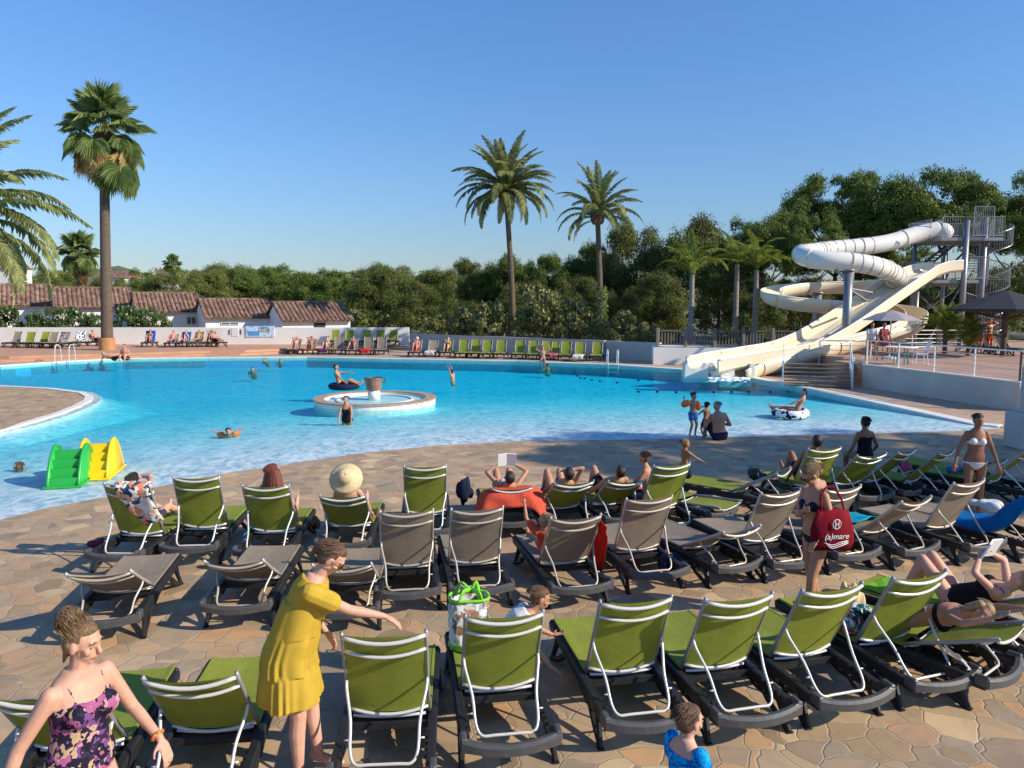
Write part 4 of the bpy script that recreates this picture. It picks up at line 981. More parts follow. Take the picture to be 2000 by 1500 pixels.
# ---- water slides
def sweep(path, prof, name, mat, parent, up=V((0, 0, 1)), sub=6, sm=True, closed=False, tilt=None):
    P = catmull(path, sub); rs = []
    for i, p in enumerate(P):
        t_ = (P[min(i+1, len(P)-1)]-P[max(i-1, 0)]).normalized(); lat = t_.cross(up).normalized(); u2 = lat.cross(t_)
        rs.append([p+lat*x+u2*z for x, z in prof])
    q = MB(); q.rings(rs, True); return q.build(name, K[mat], parent, sm), P, rs
def trough(r, a0=-100, a1=100, th=.05, n=14):
    o_ = [(math.sin(R(a0+(a1-a0)*i/n))*r, -math.cos(R(a0+(a1-a0)*i/n))*r) for i in range(n+1)]
    i_ = [(math.sin(R(a0+(a1-a0)*i/n))*(r-th), -math.cos(R(a0+(a1-a0)*i/n))*(r-th)) for i in range(n, -1, -1)]
    return o_+i_
def flanges(P, r, mat, parent, every, r2=.06, span=(0, 360), name='flange'):
    for i in range(0, len(P), every):
        t_ = (P[min(i+1, len(P)-1)]-P[max(i-1, 0)]).normalized(); lat = t_.cross(V((0, 0, 1))).normalized(); u2 = lat.cross(t_)
        a0, a1 = span; q = MB(); q.tube([P[i]+lat*math.sin(R(a0+(a1-a0)*k/20))*r-u2*math.cos(R(a0+(a1-a0)*k/20))*r for k in range(21)], r2, 5); q.build(name, K[mat], parent)
def AT(L): return [at(px, py, Y) for px, py, Y in L]
spir = thing('spiral_slide', 'cream spiral water slide winding down from the tower into the pool', 'water slide', (0, 0, 0))
base = V((16.5, 39, 0)); spir.location = base
def rel(L, b): return [p-b for p in L]
up1 = rel(AT([(1835, 448, 46), (1790, 458, 46), (1735, 474, 45.6), (1680, 482, 45.2), (1625, 487, 44.8), (1585, 492, 44), (1566, 496, 42.5), (1572, 502, 41), (1605, 508, 40.2), (1660, 512, 40), (1710, 520, 40.2), (1745, 534, 41.5), (1752, 545, 43.2), (1735, 552, 44.8)]), base)
t1, P, rs = sweep(up1, [(math.sin(a)*.49, -math.cos(a)*.49) for a in [2*math.pi*k/18 for k in range(18)]], 'tube', 'slide_w', spir)
flanges(P, .5, 'slide', t1, 9, .04); 
ribs = [p for p in P]
for lo, hi_ in ((16, 32), (56, 74)):
    sub_ = P[lo:hi_]
    flanges(sub_, .5, 'cane', t1, 2, .011, name='rib')
lowp = rel(AT([(1735, 552, 44.8), (1690, 555, 46), (1620, 556, 46.5), (1550, 560, 46), (1508, 568, 44.5), (1512, 578, 43), (1560, 588, 42.5), (1640, 594, 43), (1720, 598, 43.5), (1775, 606, 42.5), (1790, 620, 40.5), (1768, 638, 38.8), (1715, 652, 38), (1650, 668, 37.4), (1580, 685, 36.6), (1520, 702, 35.8), (1476, 714, 35.2), (1440, 728, 34.6)]), base)
t2, P, rs = sweep(lowp, trough(.56, -105, 105), 'trough', 'slide', spir)
flanges(P, .57, 'slide_y', t2, 8, .03, (-105, 105))
q = MB()
for sd in (0, 14): q.tube([(r[sd]+r[29-sd])/2 for r in rs], .045, 6)
q.build('edge_roll', K['slide_w'], t2, True)
# exit mouth cradle
e_ = at(1440, 730, 34.4)-base
q = MB(); q.rings([[e_+V((-.82, y, -.6)), e_+V((.82, y, -.6)), e_+V((.74, y, .42)), e_+V((.55, y, .46)), e_+V((.52, y, .0)), e_+V((.36, y, -.3)), e_+V((0, y, -.42)), e_+V((-.36, y, -.3)), e_+V((-.52, y, .0)), e_+V((-.55, y, .46)), e_+V((-.74, y, .42))] for y in (-.12, .12)]); q.build('exit_mouth', K['slide_w'], spir)
def column(px, top, bot_z, Y, r, label, group='columns carrying the slides', zt=None):
    p = at(px, top, Y); root = thing('column', label, 'column', (p.x, Y, bot_z), 0, group)
    q = MB(); q.cyl((0, 0, 0), r, p.z-bot_z, 20); q.cyl((0, 0, 0), r*1.5, .06, 20); q.build('shaft', K['galv'], root, True)
    q = MB(); q.cyl((0, 0, p.z-bot_z-.04), r*1.35, .08, 16); q.build('cap', K['galv'], root, True); return root, p
cr, p = column(1658, 528, 0, 38.9, .21, 'thick grey column in front of the straight slide, carrying the tube bend')
q = MB(); q.tube([(0, 0, p.z-.9), (0, .5, p.z-.3), (-.3, 1.1, p.z+.1)], .07, 8); q.tube([(0, 0, p.z-.9), (1.2, .6, p.z-1.5), (2.2, 2.2, p.z-1.5)], .06, 8); q.tube([(0, 0, p.z-.9), (1.7, 1.0, p.z-1.1)], .05, 8); q.build('bracket', K['galv'], cr)
column(1597, 572, 0, 44.5, .24, 'grey column under the left loop of the spiral slide')
column(1664, 480, 3, 45.2, .2, 'short column below the upper run of the white tube')
# straight slide
base2 = V((15, 38, 0)); ss = thing('straight_slide', 'wide cream straight slide with two lanes running from the lower platform into the pool', 'water slide', base2)
cl = rel(AT([(1852, 528, 44.5), (1815, 533, 44.2), (1775, 552, 43.6), (1700, 602, 41.7), (1640, 643, 40.0), (1590, 672, 38.6), (1545, 690, 37.4), (1480, 702, 36.2), (1420, 712, 35.4), (1372, 722, 34.8)]), base2)
prof = [(-1.15, .5), (-1.07, .5), (-1.02, .1), (-.85, -.02), (-.15, -.02), (-.05, .12), (.05, .12), (.15, -.02), (.85, -.02), (1.02, .1), (1.07, .5), (1.15, .5), (1.12, .0), (.9, -.15), (-.9, -.15), (-1.12, .0)]
s1, P, rs = sweep(cl, prof, 'chute', 'slide', ss, sub=6, sm=False)
for k in (0, 10):
    q = MB(); q.tube([(r[k]+r[k+1])/2 for r in rs], .055, 6); q.build('edge_roll', K['slide_w'], s1, True)
q = MB(); wv = [[r[11]+V((0, -.015, 0)), r[11]+V((0, .03, 0)), r[13]+V((0, .03, 0)), r[13]+V((0, -.02, -.1))] for r in rs[4:]]; q.rings(wv); q.build('side_skirt', K['slide_y'], s1)
for i in range(6, len(rs)-4, 5):
    q = MB(); r = rs[i]; q.box((r[12]+r[11])/2+V((0, -.05, 0)), (.09, .06, .42)); q.build('bracket', K['cane'], s1)
e_ = at(1384, 724, 34.7)-base2
for dx in (-.62, .55):
    q = MB(); q.rings([[e_+V((dx+x, y, z)) for x, z in ((-.56, -.5), (.56, -.5), (.5, .32), (.42, .36), (.3, .12), (0, .02), (-.3, .12), (-.42, .36), (-.5, .32))] for y in (-.35, .25)]); q.build('exit_mouth', K['slide_w'], ss)
# white splash at the exits
g = np.random.default_rng(3); q = MB()
for i in range(170):
    px = 1385+g.random()*75; p = G(px, 741+g.normal()*2.2, 0); q.ell((p.x, p.y, .005+.05*g.random()), (.14*g.random()+.04, .08*g.random()+.03, .02+.03*g.random()), n=6, m=4)
tag(q.build('splash', plain('foam', (.85, .9, .92), .4, .05), sm=True), kind='stuff')
# ---- tower
T0 = V((at(1880, 640, 46).x, 46, 0)); tw = thing('slide_tower', 'grey steel slide tower with two railed platforms and a spiral stair', 'tower', T0)
zt = at(1850, 468, 46).z; zl = at(1850, 548, 46).z
def tr_(px, Y): return at(px, 500, Y).x-T0.x
for px, Y, tp in ((1885, 44.4, 430), (1921, 45.2, 424), (1786, 47.5, 470), (1845, 48.5, 470), (1915, 48.5, 450), (1795, 44.6, 560)):
    x = tr_(px, Y); z = at(px, tp, Y).z; q = MB(); q.cyl((x, Y-46, 0), .16 if px in (1885, 1921) else .12, z, 12); q.build('column', K['galv'], tw, True)
def deckbox(x0, x1, y0, y1, z, nm): q = MB(); q.box(((x0+x1)/2, (y0+y1)/2, z-.09), (x1-x0, y1-y0, .18)); q.box(((x0+x1)/2, (y0+y1)/2, z-.25), (x1-x0-.3, .12, .16)); q.build(nm, K['galv'], tw)
xa, xb = tr_(1808, 46), tr_(1925, 46)
deckbox(xa, xb, -1.6, 2.2, zt, 'upper_platform'); deckbox(tr_(1795, 46), tr_(1885, 46), -1.5, 2.2, zl, 'lower_platform')
def railing(pts, h, name, parent, bars=9, gap=.14, mat='galv', mid=False):
    q = MB(); pts = [V(p) for p in pts]
    for a, b in zip(pts, pts[1:]):
        d = b-a; n = max(1, int(d.length/gap))
        q.tube([a+V((0, 0, h)), b+V((0, 0, h))], .028, 6); q.tube([a+V((0, 0, .1)), b+V((0, 0, .1))], .02, 5)
        for i in range(n+1): p = a+d*i/n; q.tube([p+V((0, 0, .1 if 0 < i < n else 0)), p+V((0, 0, h))], .012 if 0 < i < n else .03, 5)
    q.build(name, K[mat], parent)
railing([(xa, -1.6, zt), (tr_(1862, 44.4), -1.6, zt)], 1.15, 'railing', tw); railing([(tr_(1862, 44.4), -1.6, zt), (xb, -1.6, zt), (xb, 2.2, zt), (xa, 2.2, zt), (xa, -.4, zt)], 1.15, 'railing', tw)
railing([(tr_(1868, 44.5), -1.5, zl), (tr_(1885, 44.5), -1.5, zl), (tr_(1885, 44.5), 2.2, zl), (tr_(1795, 46), 2.2, zl), (tr_(1795, 46), .4, zl)], 1.1, 'railing', tw)
railing([(tr_(1895, 44.4), -1.75, zt), (tr_(1921, 45), -1.75, zt)], 1.7, 'slat_guard', tw, gap=.1); railing([(tr_(1885, 44.5), -1.5, zl), (tr_(1922, 45), -1.5, zl)], 1.3, 'slat_guard', tw, gap=.1)
q = MB()
for k in range(14): q.box((tr_(1800, 46)+k*.2, 1.6, zl+.1+k*(zt-zl-.1)/14), (.26, .9, .05))
for yy in (1.12, 2.08): q.tube([(tr_(1800, 46), yy, zl), (tr_(1800, 46)+2.8, yy, zt)], .07, 6); q.tube([(tr_(1800, 46), yy, zl+1), (tr_(1800, 46)+2.8, yy, zt+1)], .025, 6)
q.build('stair_flight', K['steel_dark'], tw)
q = MB(); q.ell((tr_(1838, 46), .0, zt+.42), (.6, .6, .56), n=16, m=10); q.build('tube_entrance', K['slide_w'], tw, True)
q = MB(); q.tube([(xa+.2, 0, .6), (xb-.2, 2, zl-.3)], .04, 6); q.tube([(xb-.2, 0, .6), (xa+.2, 2, zl-.3)], .04, 6); q.tube([(xa-1.6, 1, 1.2), (xb-1.2, 1, zl-.6)], .04, 6); q.build('brace', K['galv'], tw)
cx, cy_ = tr_(1930, 46.5), .6; q = MB(); hl = []; n = 46
for i in range(n):
    a = R(-200+i*20.5); z = .9+(zt-.9)*i/(n-1); q.rings([[V((cx+math.cos(a+da)*r, cy_+math.sin(a+da)*r, z+dz)) for da, r in ((-.17, .15), (-.17, 1.25), (.17, 1.25), (.17, .15))] for dz in (0, .04)]); hl.append(V((cx+math.cos(a)*1.25, cy_+math.sin(a)*1.25, z)))
q.cyl((cx, cy_, 0), .1, zt+1, 10); q.build('spiral_stair', K['steel_dark'], tw)
q = MB(); q.tube([p+V((0, 0, 1.0)) for p in catmull(hl, 2)], .03, 5); q.tube(catmull(hl, 2), .03, 5)
for p in catmull(hl, 3): q.tube([p, p+V((0, 0, 1.0))], .011, 4)
q.build('stair_rail', K['galv'], tw)
# ---- raised right terrace
w1, w2 = G(1690, 756), G(1992, 803); w3 = V((24, 20.9, 0))
d_ = (w2-w1).normalized(); w0 = at(1535, 733, 33.5)
ZT = .87
poly = [xy(w1), xy(w2), (w2.x+9, w2.y-4.2), (45, w2.y-4), (45, 44), (19.5, 44), (w1.x+1.2, 39.5), (w1.x-.2, w1.y+2.4)]
tag(slab('raised_terrace', poly, -.02, ZT, plain('terrace_boards', (.42, .25, .16), .75, .15, .8)), kind='structure')
wv_ = thing('terrace_wall', 'grey rendered retaining wall along the right side of the pool', 'wall', (w1.x, w1.y, 0), math.atan2(d_.y, d_.x))
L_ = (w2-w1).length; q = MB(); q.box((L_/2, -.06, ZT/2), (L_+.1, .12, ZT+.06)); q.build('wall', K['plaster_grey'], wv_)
q = MB(); q.box((L_/2, -.06, ZT+.05), (L_+.16, .2, .04)); q.build('cap', K['coping'], wv_)
def cable_rail(pts, label, h=1.0, z=ZT, nrail=5, gap=1.7):
    pts = [V((p[0], p[1], 0)) for p in pts]; root = thing('railing', label, 'railing', (pts[0].x, pts[0].y, z), 0, 'white railings of the raised terrace'); o_ = pts[0]
    for a, b in zip(pts, pts[1:]):
        a, b = a-o_, b-o_; d = b-a; n = max(1, round(d.length/gap)); q = MB(); q.tube([a+V((0, 0, h)), b+V((0, 0, h))], .028, 6); q.build('top_rail', K['white'], root)
        q = MB()
        for k in range(1, nrail): q.tube([a+V((0, 0, h*k/nrail)), b+V((0, 0, h*k/nrail))], .014, 5)
        q.build('cable', K['silver'], root)
        for i in range(n+1): p = a+d*i/n; q = MB(); q.box(p+V((0, 0, h/2)), (.05, .05, h), bev=.008); q.build('post', K['white'], root)
pe = w1+(w2-w1)*.0+V((.06, .12, 0)); cable_rail([pe, w2+V((0, .12, 0)), (w2.x+6, w2.y-2.6)], 'white cable railing along the pool side of the terrace')
pb = [xy(at(1735, 650, 40)), xy(at(1830, 645, 40.5)), xy(at(1930, 640, 40.5))]; cable_rail(pb, 'white railing at the back of the terrace near the young palms', 1.05)
cable_rail([xy(at(1600, 700, 36.2)), xy(at(1700, 700, 35.4))], 'thin railing between the slide run-out and the terrace steps', 1.1, .5)
# steps down to the pool
s0 = at(1560, 736, 33.8); s1_ = V((w1.x, w1.y, 0)); st = thing('terrace_steps', 'dark wooden steps leading down from the terrace to the pool', 'steps', (w1.x-1.55, w1.y+.85, 0), R(-20))
for k in range(6): q = MB(); q.box((-.1, -1.0+k*.3, .07+k*.145), (2.5, .32, .05)); q.build('step', K['wood_grey'], st)
for s in (-1, 1):
    q = MB(); q.rings([[V((s*1.3-.1+dx, y, z)) for y, z in ((-1.25, .0), (-1.05, .0), (.75, .70), (.75, .95), (.55, .95), (-1.25, .2))] for dx in (-.03, .03)]); q.build('side_board', K['silver'], st)
    for k in range(4):
        q = MB(); q.tube([(s*1.3-.1, -1.1, .3+k*.23), (s*1.3-.1, .7, 1.05+k*.23)], .02 if k == 3 else .01, 6); q.build('handrail', K['white'], st)
    for y, z in ((-1.1, .1), (-.2, .45), (.7, .8)): q = MB(); q.box((s*1.3-.1, y, z+.45), (.05, .05, 1.0)); q.build('post', K['white'], st)
# wooden rail fence on the planter
fa, fb = at(1284, 680, 42.3), at(1566, 676, 41.2); fc = fb+V((4.5, 1, 0)); wf = thing('rail_fence', 'weathered wooden balustrade on the planter wall left of the slides', 'fence', (fa.x, fa.y, .92))
D_ = V((fb.x-fa.x, fb.y-fa.y, 0)); n = int(D_.length/.16)
for k, z in ((0, .15), (1, .92)): q = MB(); q.box(D_/2+V((0, 0, z)), (D_.length, .09, .07), rz=math.atan2(D_.y, D_.x)); q.build('rail', K['wood_grey'], wf)
for i in range(n): p = D_*(i+.5)/n; q = MB(); q.box(p+V((0, 0, .53)), (.055, .035, .72)); q.build('baluster', K['wood_grey'], wf)
for i in range(6): p = D_*i/5; q = MB(); q.box(p+V((0, 0, .5)), (.17, .17, 1.15), bev=.02); q.build('post', K['wood_grey'], wf)
# parasol, tables, chairs, pavilion
def P3(px, Y, z=ZT): d = ray(px, 600); return V((d.x/d.y*Y, Y, z))
pr = thing('parasol', 'pale lilac parasol over the lifeguards on the terrace', 'parasol', P3(1742, 34.5))
zc = at(1742, 607, 34.5).z-ZT; q = MB(); q.cyl((0, 0, 0), .03, zc, 8); q.cyl((0, 0, 0), .28, .08, 14); q.build('pole', K['white'], pr)
q = MB(); k8 = [(1.25, -.42), (.65, -.14), (.03, .03)]
q.rings([[V((r*math.cos(i*math.pi/4)*(1 if True else 1), r*math.sin(i*math.pi/4), zc+z)) for i in range(8)] for r, z in k8]); q.build('canopy', cloth('lilac_canvas', (.50, .47, .50), .35), pr)
for i in range(8): a = i*math.pi/4; q = MB(); q.tube([(0, 0, zc-.02), (1.24*math.cos(a), 1.24*math.sin(a), zc-.43)], .01, 4); q.build('rib', K['white'], pr)
def table(px, Y, label, r=.45, h=.73, leg='teal'):
    t_ = thing('table', label, 'table', P3(px, Y)); q = MB(); q.lathe((0, 0, 0), [(r, h-.03), (r, h)], 28); q.build('tabletop', K['white'], t_)
    for a in (0, 1.57, 3.14, 4.71): q = MB(); q.tube([(math.cos(a)*.3, math.sin(a)*.3, 0), (math.cos(a)*.24, math.sin(a)*.24, h-.03)], .025, 6); q.build('leg', K[leg], t_)
table(1765, 31.2, 'round white table with turquoise legs on the terrace', .62)
def chair(px, Y, rz, mat, label, high=False):
    t_ = thing('chair', label, 'chair', P3(px, Y), rz, 'chairs on the terrace'); s = .75 if high else .44
    q = MB(); q.box((0, 0, s), (.46, .44, .04), bev=.012); q.build('seat', K[mat], t_)
    q = MB(); q.rings([[V((x, -.2-.12*k, s+.02+.46*k)) + V((0, -.03*(1-(x/.22)**2), 0)) for x in (-.22, -.1, 0, .1, .22)] + [V((x, -.22-.12*k, s+.02+.46*k)) for x in (.22, -.22)] for k in (0, .5, 1)]); q.build('backrest', K[mat], t_)
    for sx in (-1, 1):
        for sy in (-1, 1): q = MB(); q.tube([(sx*.2, sy*.19, s-.02), (sx*.23, sy*.24, 0)], .017, 6); q.build('leg', K['white' if mat == 'white' else 'steel_dark'], t_)
        q = MB(); q.tube([(sx*.23, -.2, s+.2), (sx*.23, .2, s+.2), (sx*.22, .2, s)], .014, 6); q.build('armrest', K['white' if mat == 'white' else 'steel_dark'], t_)
chair(1803, 31.2, R(80), 'white', 'white chair right of the turquoise-legged table')
chair(1707, 33.6, R(150), 'cane', 'dark high chair the lifeguard in white uses', True); chair(1728, 33.6, R(200), 'cane', 'dark high chair the lifeguard in red uses', True)
lad = thing('step_ladder', 'teal and white folding step ladder leaning at the retaining wall', 'step ladder', (G(1674, 752).x, G(1674, 752).y, 0), R(-25))
for s in (-1, 1): q = MB(); q.tube([(s*.2, -.25, 0), (s*.16, .05, 1.15), (s*.16, .15, 1.15), (s*.2, .4, 0)], .02, 6); q.build('rail', K['white'], lad)
for k in range(4): q = MB(); q.box((0, -.2+.06*k, .22+.25*k), (.36, .16, .03)); q.build('step', K['teal'], lad)
pv = thing('pavilion', 'dark thatched octagonal pavilion on the terrace at the right edge', 'pavilion', P3(1965, 35.5)); za = at(1965, 568, 35.5).z-ZT; zb_ = at(1965, 603, 35.5).z-ZT
q = MB(); q.rings([[V((r*math.cos((i+.5)*math.pi/4), r*math.sin((i+.5)*math.pi/4), z)) for i in range(8)] for r, z in ((2.2, zb_-.12), (2.25, zb_), (1.2, zb_+.42), (.1, za+.02))]); q.build('roof', plain('dark_thatch', (.03, .032, .04), .9, .3, 12, bsc=60, bs=1), pv)
q = MB(); q.cyl((0, 0, 0), .12, za-.1, 12); q.build('post', K['bark'], pv)
for i in range(8): a = (i+.5)*math.pi/4; q = MB(); q.tube([(0, 0, zb_-.5), (1.9*math.cos(a), 1.9*math.sin(a), zb_-.05)], .035, 5); q.build('rafter', K['bark'], pv)
# pillar at the right edge, buoy line
p = G(1992, 878); pc = thing('pillar', 'pale square pillar cut by the right edge of the photo', 'pillar', (p.x+.22, p.y+.2, 0)); q = MB(); q.box((0, 0, .42), (.62, .62, .84), bev=.03); q.build('plinth', K['plaster_grey'], pc); q = MB(); q.box((.12, 0, 1.35), (.34, .34, 1.1)); q.build('shaft', K['plaster_grey'], pc)
g_ = 'dark beads of the float line across the pool'
bl = [(1121, 724), (1124, 729), (1128, 734), (1134, 738), (1142, 739), (1156, 742), (1172, 744), (1205, 747), (1247, 743), (1273, 741), (1247, 765), (1284, 765), (1321, 766), (1358, 766), (1394, 766), (1429, 765), (1463, 765), (1505, 765), (1540, 765), (1574, 764)]
bme = MB().ell((0, 0, 0), (.065, .05, .04), n=8, m=6).mesh(); smooth(bme); bme.materials.append(K['navy'])
for px, py in bl:
    p = G(px, py); o_ = mobj('float_bead', bme); o_.location = p; tag(o_, 'small dark bead of the float line on the far pool water', 'float bead', g_)
# ================= PEOPLE =================
PEND = []
def defer(mb, voxel, obj, it=3):
    PEND.append((mb, voxel, obj, it))
def flush():
    tmp = []
    for mb, vx, obj, it in PEND:
        o = bpy.data.objects.new('tmp', mb.mesh()); C.objects.link(o)
        r = o.modifiers.new('r', 'REMESH'); r.mode = 'VOXEL'; r.voxel_size = vx; r.use_smooth_shade = True
        s = o.modifiers.new('s', 'SMOOTH'); s.factor = .5; s.iterations = it; tmp.append(o)
    dg = bpy.context.evaluated_depsgraph_get(); dg.update()
    for o, (mb, vx, obj, it) in zip(tmp, PEND):
        me = bpy.data.meshes.new_from_object(o.evaluated_get(dg)); ms = [m for m in obj.data.materials]; obj.data = me; me.materials.clear()
        for m in ms: me.materials.append(m)
        smooth(me)
    for o in tmp: bpy.data.objects.remove(o)
def blobobj(name, mb, vx, mat, parent, it=3):
    me = bpy.data.meshes.new(name); me.materials.append(mat); o = link(bpy.data.objects.new(name, me), parent); defer(mb, vx, o, it); return o
def ik(a, c, l1, l2, pole):
    d = c-a; L = d.length
    if L > (l1+l2)*.995: c = a+d*((l1+l2)*.995/L); d = c-a; L = d.length
    u = d/L; x = (l1*l1-l2*l2+L*L)/(2*L); h = math.sqrt(max(0, l1*l1-x*x)); p = V(pole)-u*V(pole).dot(u)
    if p.length < 1e-4: p = u.orthogonal()
    return a+u*x+p.normalized()*h, c
SEC = [(-.115, .075, .07, -.01), (-.07, .135, .105, -.01), (0, .168, .118, -.01), (.08, .155, .108, 0), (.19, .128, .092, .005), (.29, .138, .1, .005), (.38, .158, .108, .0), (.45, .158, .09, -.01), (.50, .115, .068, -.01), (.545, .06, .058, -.005)]
class Fig:
    def __init__(s, name_label, loc=(0, 0, 0), rz=0, P=(0, 0, .92), A=(0, 0, 1), lat=(1, 0, 0), face=(0, 1, 0), up=(0, 0, 1), wr=((-.25, .1, .85), (.25, .1, .85)), an=((-.1, 0, .08), (.1, 0, .08)),
                 kp=(0, 1, 0), ep=((-.4, -1, 0), (.4, -1, 0)), toe=(0, 1, -.1), h=1.7, girth=1.0, fem=False, skin='tan', vx=.02, hand=None, group=None, curve=0, nofoot=False, slat=None, kp2=None):
        s.k = k = h/1.7; s.vx = vx; s.fem = fem; s.g = girth; s.skin = skin
        s.root = thing('person', name_label, 'person', loc, rz, group)
        s.P = P = V(P); s.A = A = V(A).normalized(); s.lat = lat = V(lat); s.lat = lat = (lat-A*lat.dot(A)).normalized(); s.F = F = A.cross(lat); s.curve = curve
        s.slat = V(slat).normalized() if slat else lat
        wf = .92 if fem else 1.0; mb = MB()
        s.secs = []
        for t_, a, b, f in SEC:
            if fem: a *= {0: 1.06, .08: 1.05, .19: .93, .29: .9, .38: .9, .45: .9}.get(t_, 1)
            s.secs.append((t_*k, a*k*girth, b*k*girth, f*k))
        s.loft(mb, 0, 99, 0)
        if girth > 1.1: mb.ell(s.sp(.13*k)+F*.05*k, (.14*k*girth, .11*k*girth, .14*k), s.rot())
        sh = .158*k*(.9 if fem else 1)*min(girth, 1.12); s.nb = s.sp(.525*k)
        s.S = [s.sp(.462*k)-s.slat*sh, s.sp(.462*k)+s.slat*sh]; s.H = [P-lat*.085*k-A*.02*k, P+lat*.085*k-A*.02*k]
        fc = V(face).normalized(); hu = V(up); hu = (hu-fc*hu.dot(fc)).normalized(); s.fc = fc; s.hu = hu; s.hl = fc.cross(hu)
        nd = (s.A*.6+hu*.6).normalized(); s.hc = hc = s.nb+nd*.165*k+fc*.015*k; hr = M((s.hl, fc, hu)).transposed(); s.hr = hr
        kh = k**.45 if h < 1.5 else k; s.kh = kh
        mb.cap(s.nb-A*.03*k, hc-hu*.05*kh, .054*k, .05*k)
        mb.ell(hc+hu*.018*kh-fc*.008*kh, (.072*kh, .09*kh, .084*kh), hr); mb.ell(hc-hu*.05*kh+fc*.018*kh, (.052*kh, .064*kh, .058*kh), hr); mb.ell(hc-hu*.093*kh+fc*.052*kh, (.024*kh, .02*kh, .016*kh), hr)
        mb.cap(hc+fc*.078*kh+hu*.004*kh, hc+fc*.098*kh-hu*.032*kh, .009*kh, .014*kh, 8); mb.ell(hc-hu*.062*kh+fc*.078*kh, (.024*kh, .011*kh, .010*kh), hr)
        mb.ell(hc+hu*.022*kh+fc*.074*kh, (.05*kh, .014*kh, .010*kh), hr)
        for q in (-1, 1): mb.ell(hc+s.hl*q*.073*kh-hu*.012*kh-fc*.005*kh, (.012*kh, .022*kh, .034*kh), hr); mb.ell(hc+s.hl*q*.04*kh-hu*.03*kh+fc*.055*kh, (.02*kh, .018*kh, .02*kh), hr)
        s.E, s.W, s.Kn, s.An = [], [], [], []
        for i in (0, 1):
            if wr[i] is None: s.E.append(None); s.W.append(None); continue
            e, w_ = ik(s.S[i], V(wr[i]), .285*k, .245*k, V(ep[i])); s.E.append(e); s.W.append(w_); g = girth**.5*(.9 if fem else 1)
            mb.cap(s.S[i], e, .05*k*g, .037*k*g); m_ = e.lerp(w_, .28); mb.cap(e, m_, .037*k*g, .038*k*g); mb.cap(m_, w_, .038*k*g, .023*k*g)
            d = V(hand[i]).normalized() if hand and hand[i] else (w_-e).normalized(); sd = d.cross(F if abs(d.dot(F)) < .9 else A).normalized(); nn = sd.cross(d)
            if i: sd = -sd
            rt = M((sd, d, nn)).transposed(); mb.ell(w_+d*.05*k, (.036*k, .052*k, .016*k), rt)
            if vx < .016:
                for j, ln in enumerate((.066, .076, .07, .054)):
                    b0 = w_+d*.088*k+sd*(.027-.018*j)*k; b1 = b0+(d*.9-nn*.25+sd*.04*(1.5-j)).normalized()*ln*.5*k; b2 = b1+(d*.7-nn*.65).normalized()*ln*.5*k
                    mb.cap(b0-d*.02*k, b1, .0088*k, .0082*k, 7); mb.cap(b1, b2, .0082*k, .0068*k, 7)
                b0 = w_+d*.03*k+sd*.03*k; b1 = b0+(d*.6+sd*.75-nn*.3).normalized()*.036*k; b2 = b1+(d*.85+sd*.25-nn*.3).normalized()*.03*k; mb.cap(b0, b1, .0115*k, .0095*k, 7); mb.cap(b1, b2, .0095*k, .0075*k, 7)
            else: mb.cap(w_+d*.07*k, w_+d*.14*k-nn*.02*k, .02*k, .014*k)
        for i in (0, 1):
            if an[i] is None: s.Kn.append(None); s.An.append(None); continue
            kn, a_ = ik(s.H[i], V(an[i]), .43*k, .41*k, V((kp2 if (kp2 and i) else kp))); s.Kn.append(kn); s.An.append(a_); g = girth**.7
            m_ = s.H[i].lerp(kn, .4); mb.cap(s.H[i], m_, .086*k*g, .078*k*g); mb.cap(m_, kn, .078*k*g, .053*k*g)
            m_ = kn.lerp(a_, .3); back = (kn-a_).cross(lat); back = back.normalized() if back.length > 1e-5 else -F
            if back.dot(kn-(s.H[i]+a_)/2) > 0: back = -back
            mb.cap(kn, m_+back*.01*k, .052*k*g, .053*k*g); mb.cap(m_+back*.01*k, a_, .053*k*g, .034*k)
            td = V(toe[i]) if isinstance(toe[0], (tuple, V)) else V(toe); td = td.normalized()
            if not nofoot: mb.cap(a_-td*.035*k-V((0, 0, 0)), a_+td*.09*k-(s.up_(td, kn-a_))*.03*k, .036*k, .032*k); mb.cap(a_+td*.09*k-(s.up_(td, kn-a_))*.035*k, a_+td*.165*k-(s.up_(td, kn-a_))*.045*k, .033*k, .02*k)
        for q in (-1, 1):
            mb.ell(P+lat*q*.07*k-F*.055*k-A*.04*k, (.08*k*girth, .075*k*girth, .085*k), s.rot())
            if fem: mb.ell(s.sp(.345*k)+lat*q*.065*k*girth+F*.085*k*girth, (.056*k*girth, .05*k*girth, .055*k), s.rot())
        s.mb = mb; s.body = blobobj('body', mb, vx, SK[skin], s.root, 3)
    def up_(s, td, shin):
        u = shin-td*shin.dot(td); return u.normalized() if u.length > 1e-4 else V((0, 0, 1))
    def rot(s): return M((s.lat, s.F, s.A)).transposed()
    def sp(s, t): return s.P+s.A*t+s.F*(s.curve*math.sin(math.pi*max(0, min(1, t/(.55*s.k)))))
    def latat(s, t): u = max(0, min(1, t/(.5*s.k))); return (s.lat*(1-u)+s.slat*u).normalized()
    def loft(s, mb, t0, t1, inf, flare=None):
        """closed torso surface between two heights"""
        ss = s.secs; ts = [x[0] for x in ss]
        if t1 == 99: sel = [x for x in ss]
        else:
            def itp(t):
                t = max(ts[0], min(ts[-1], t))
                for i in range(len(ss)-1):
                    if ss[i][0] <= t <= ss[i+1][0]:
                        u = (t-ss[i][0])/(ss[i+1][0]-ss[i][0]); return tuple(p*(1-u)+q*u for p, q in zip(ss[i], ss[i+1]))
                return ss[-1]
            n = 6; sel = [itp(t0*s.k+(t1-t0)*s.k*i/n) for i in range(n+1)]
        rs = []
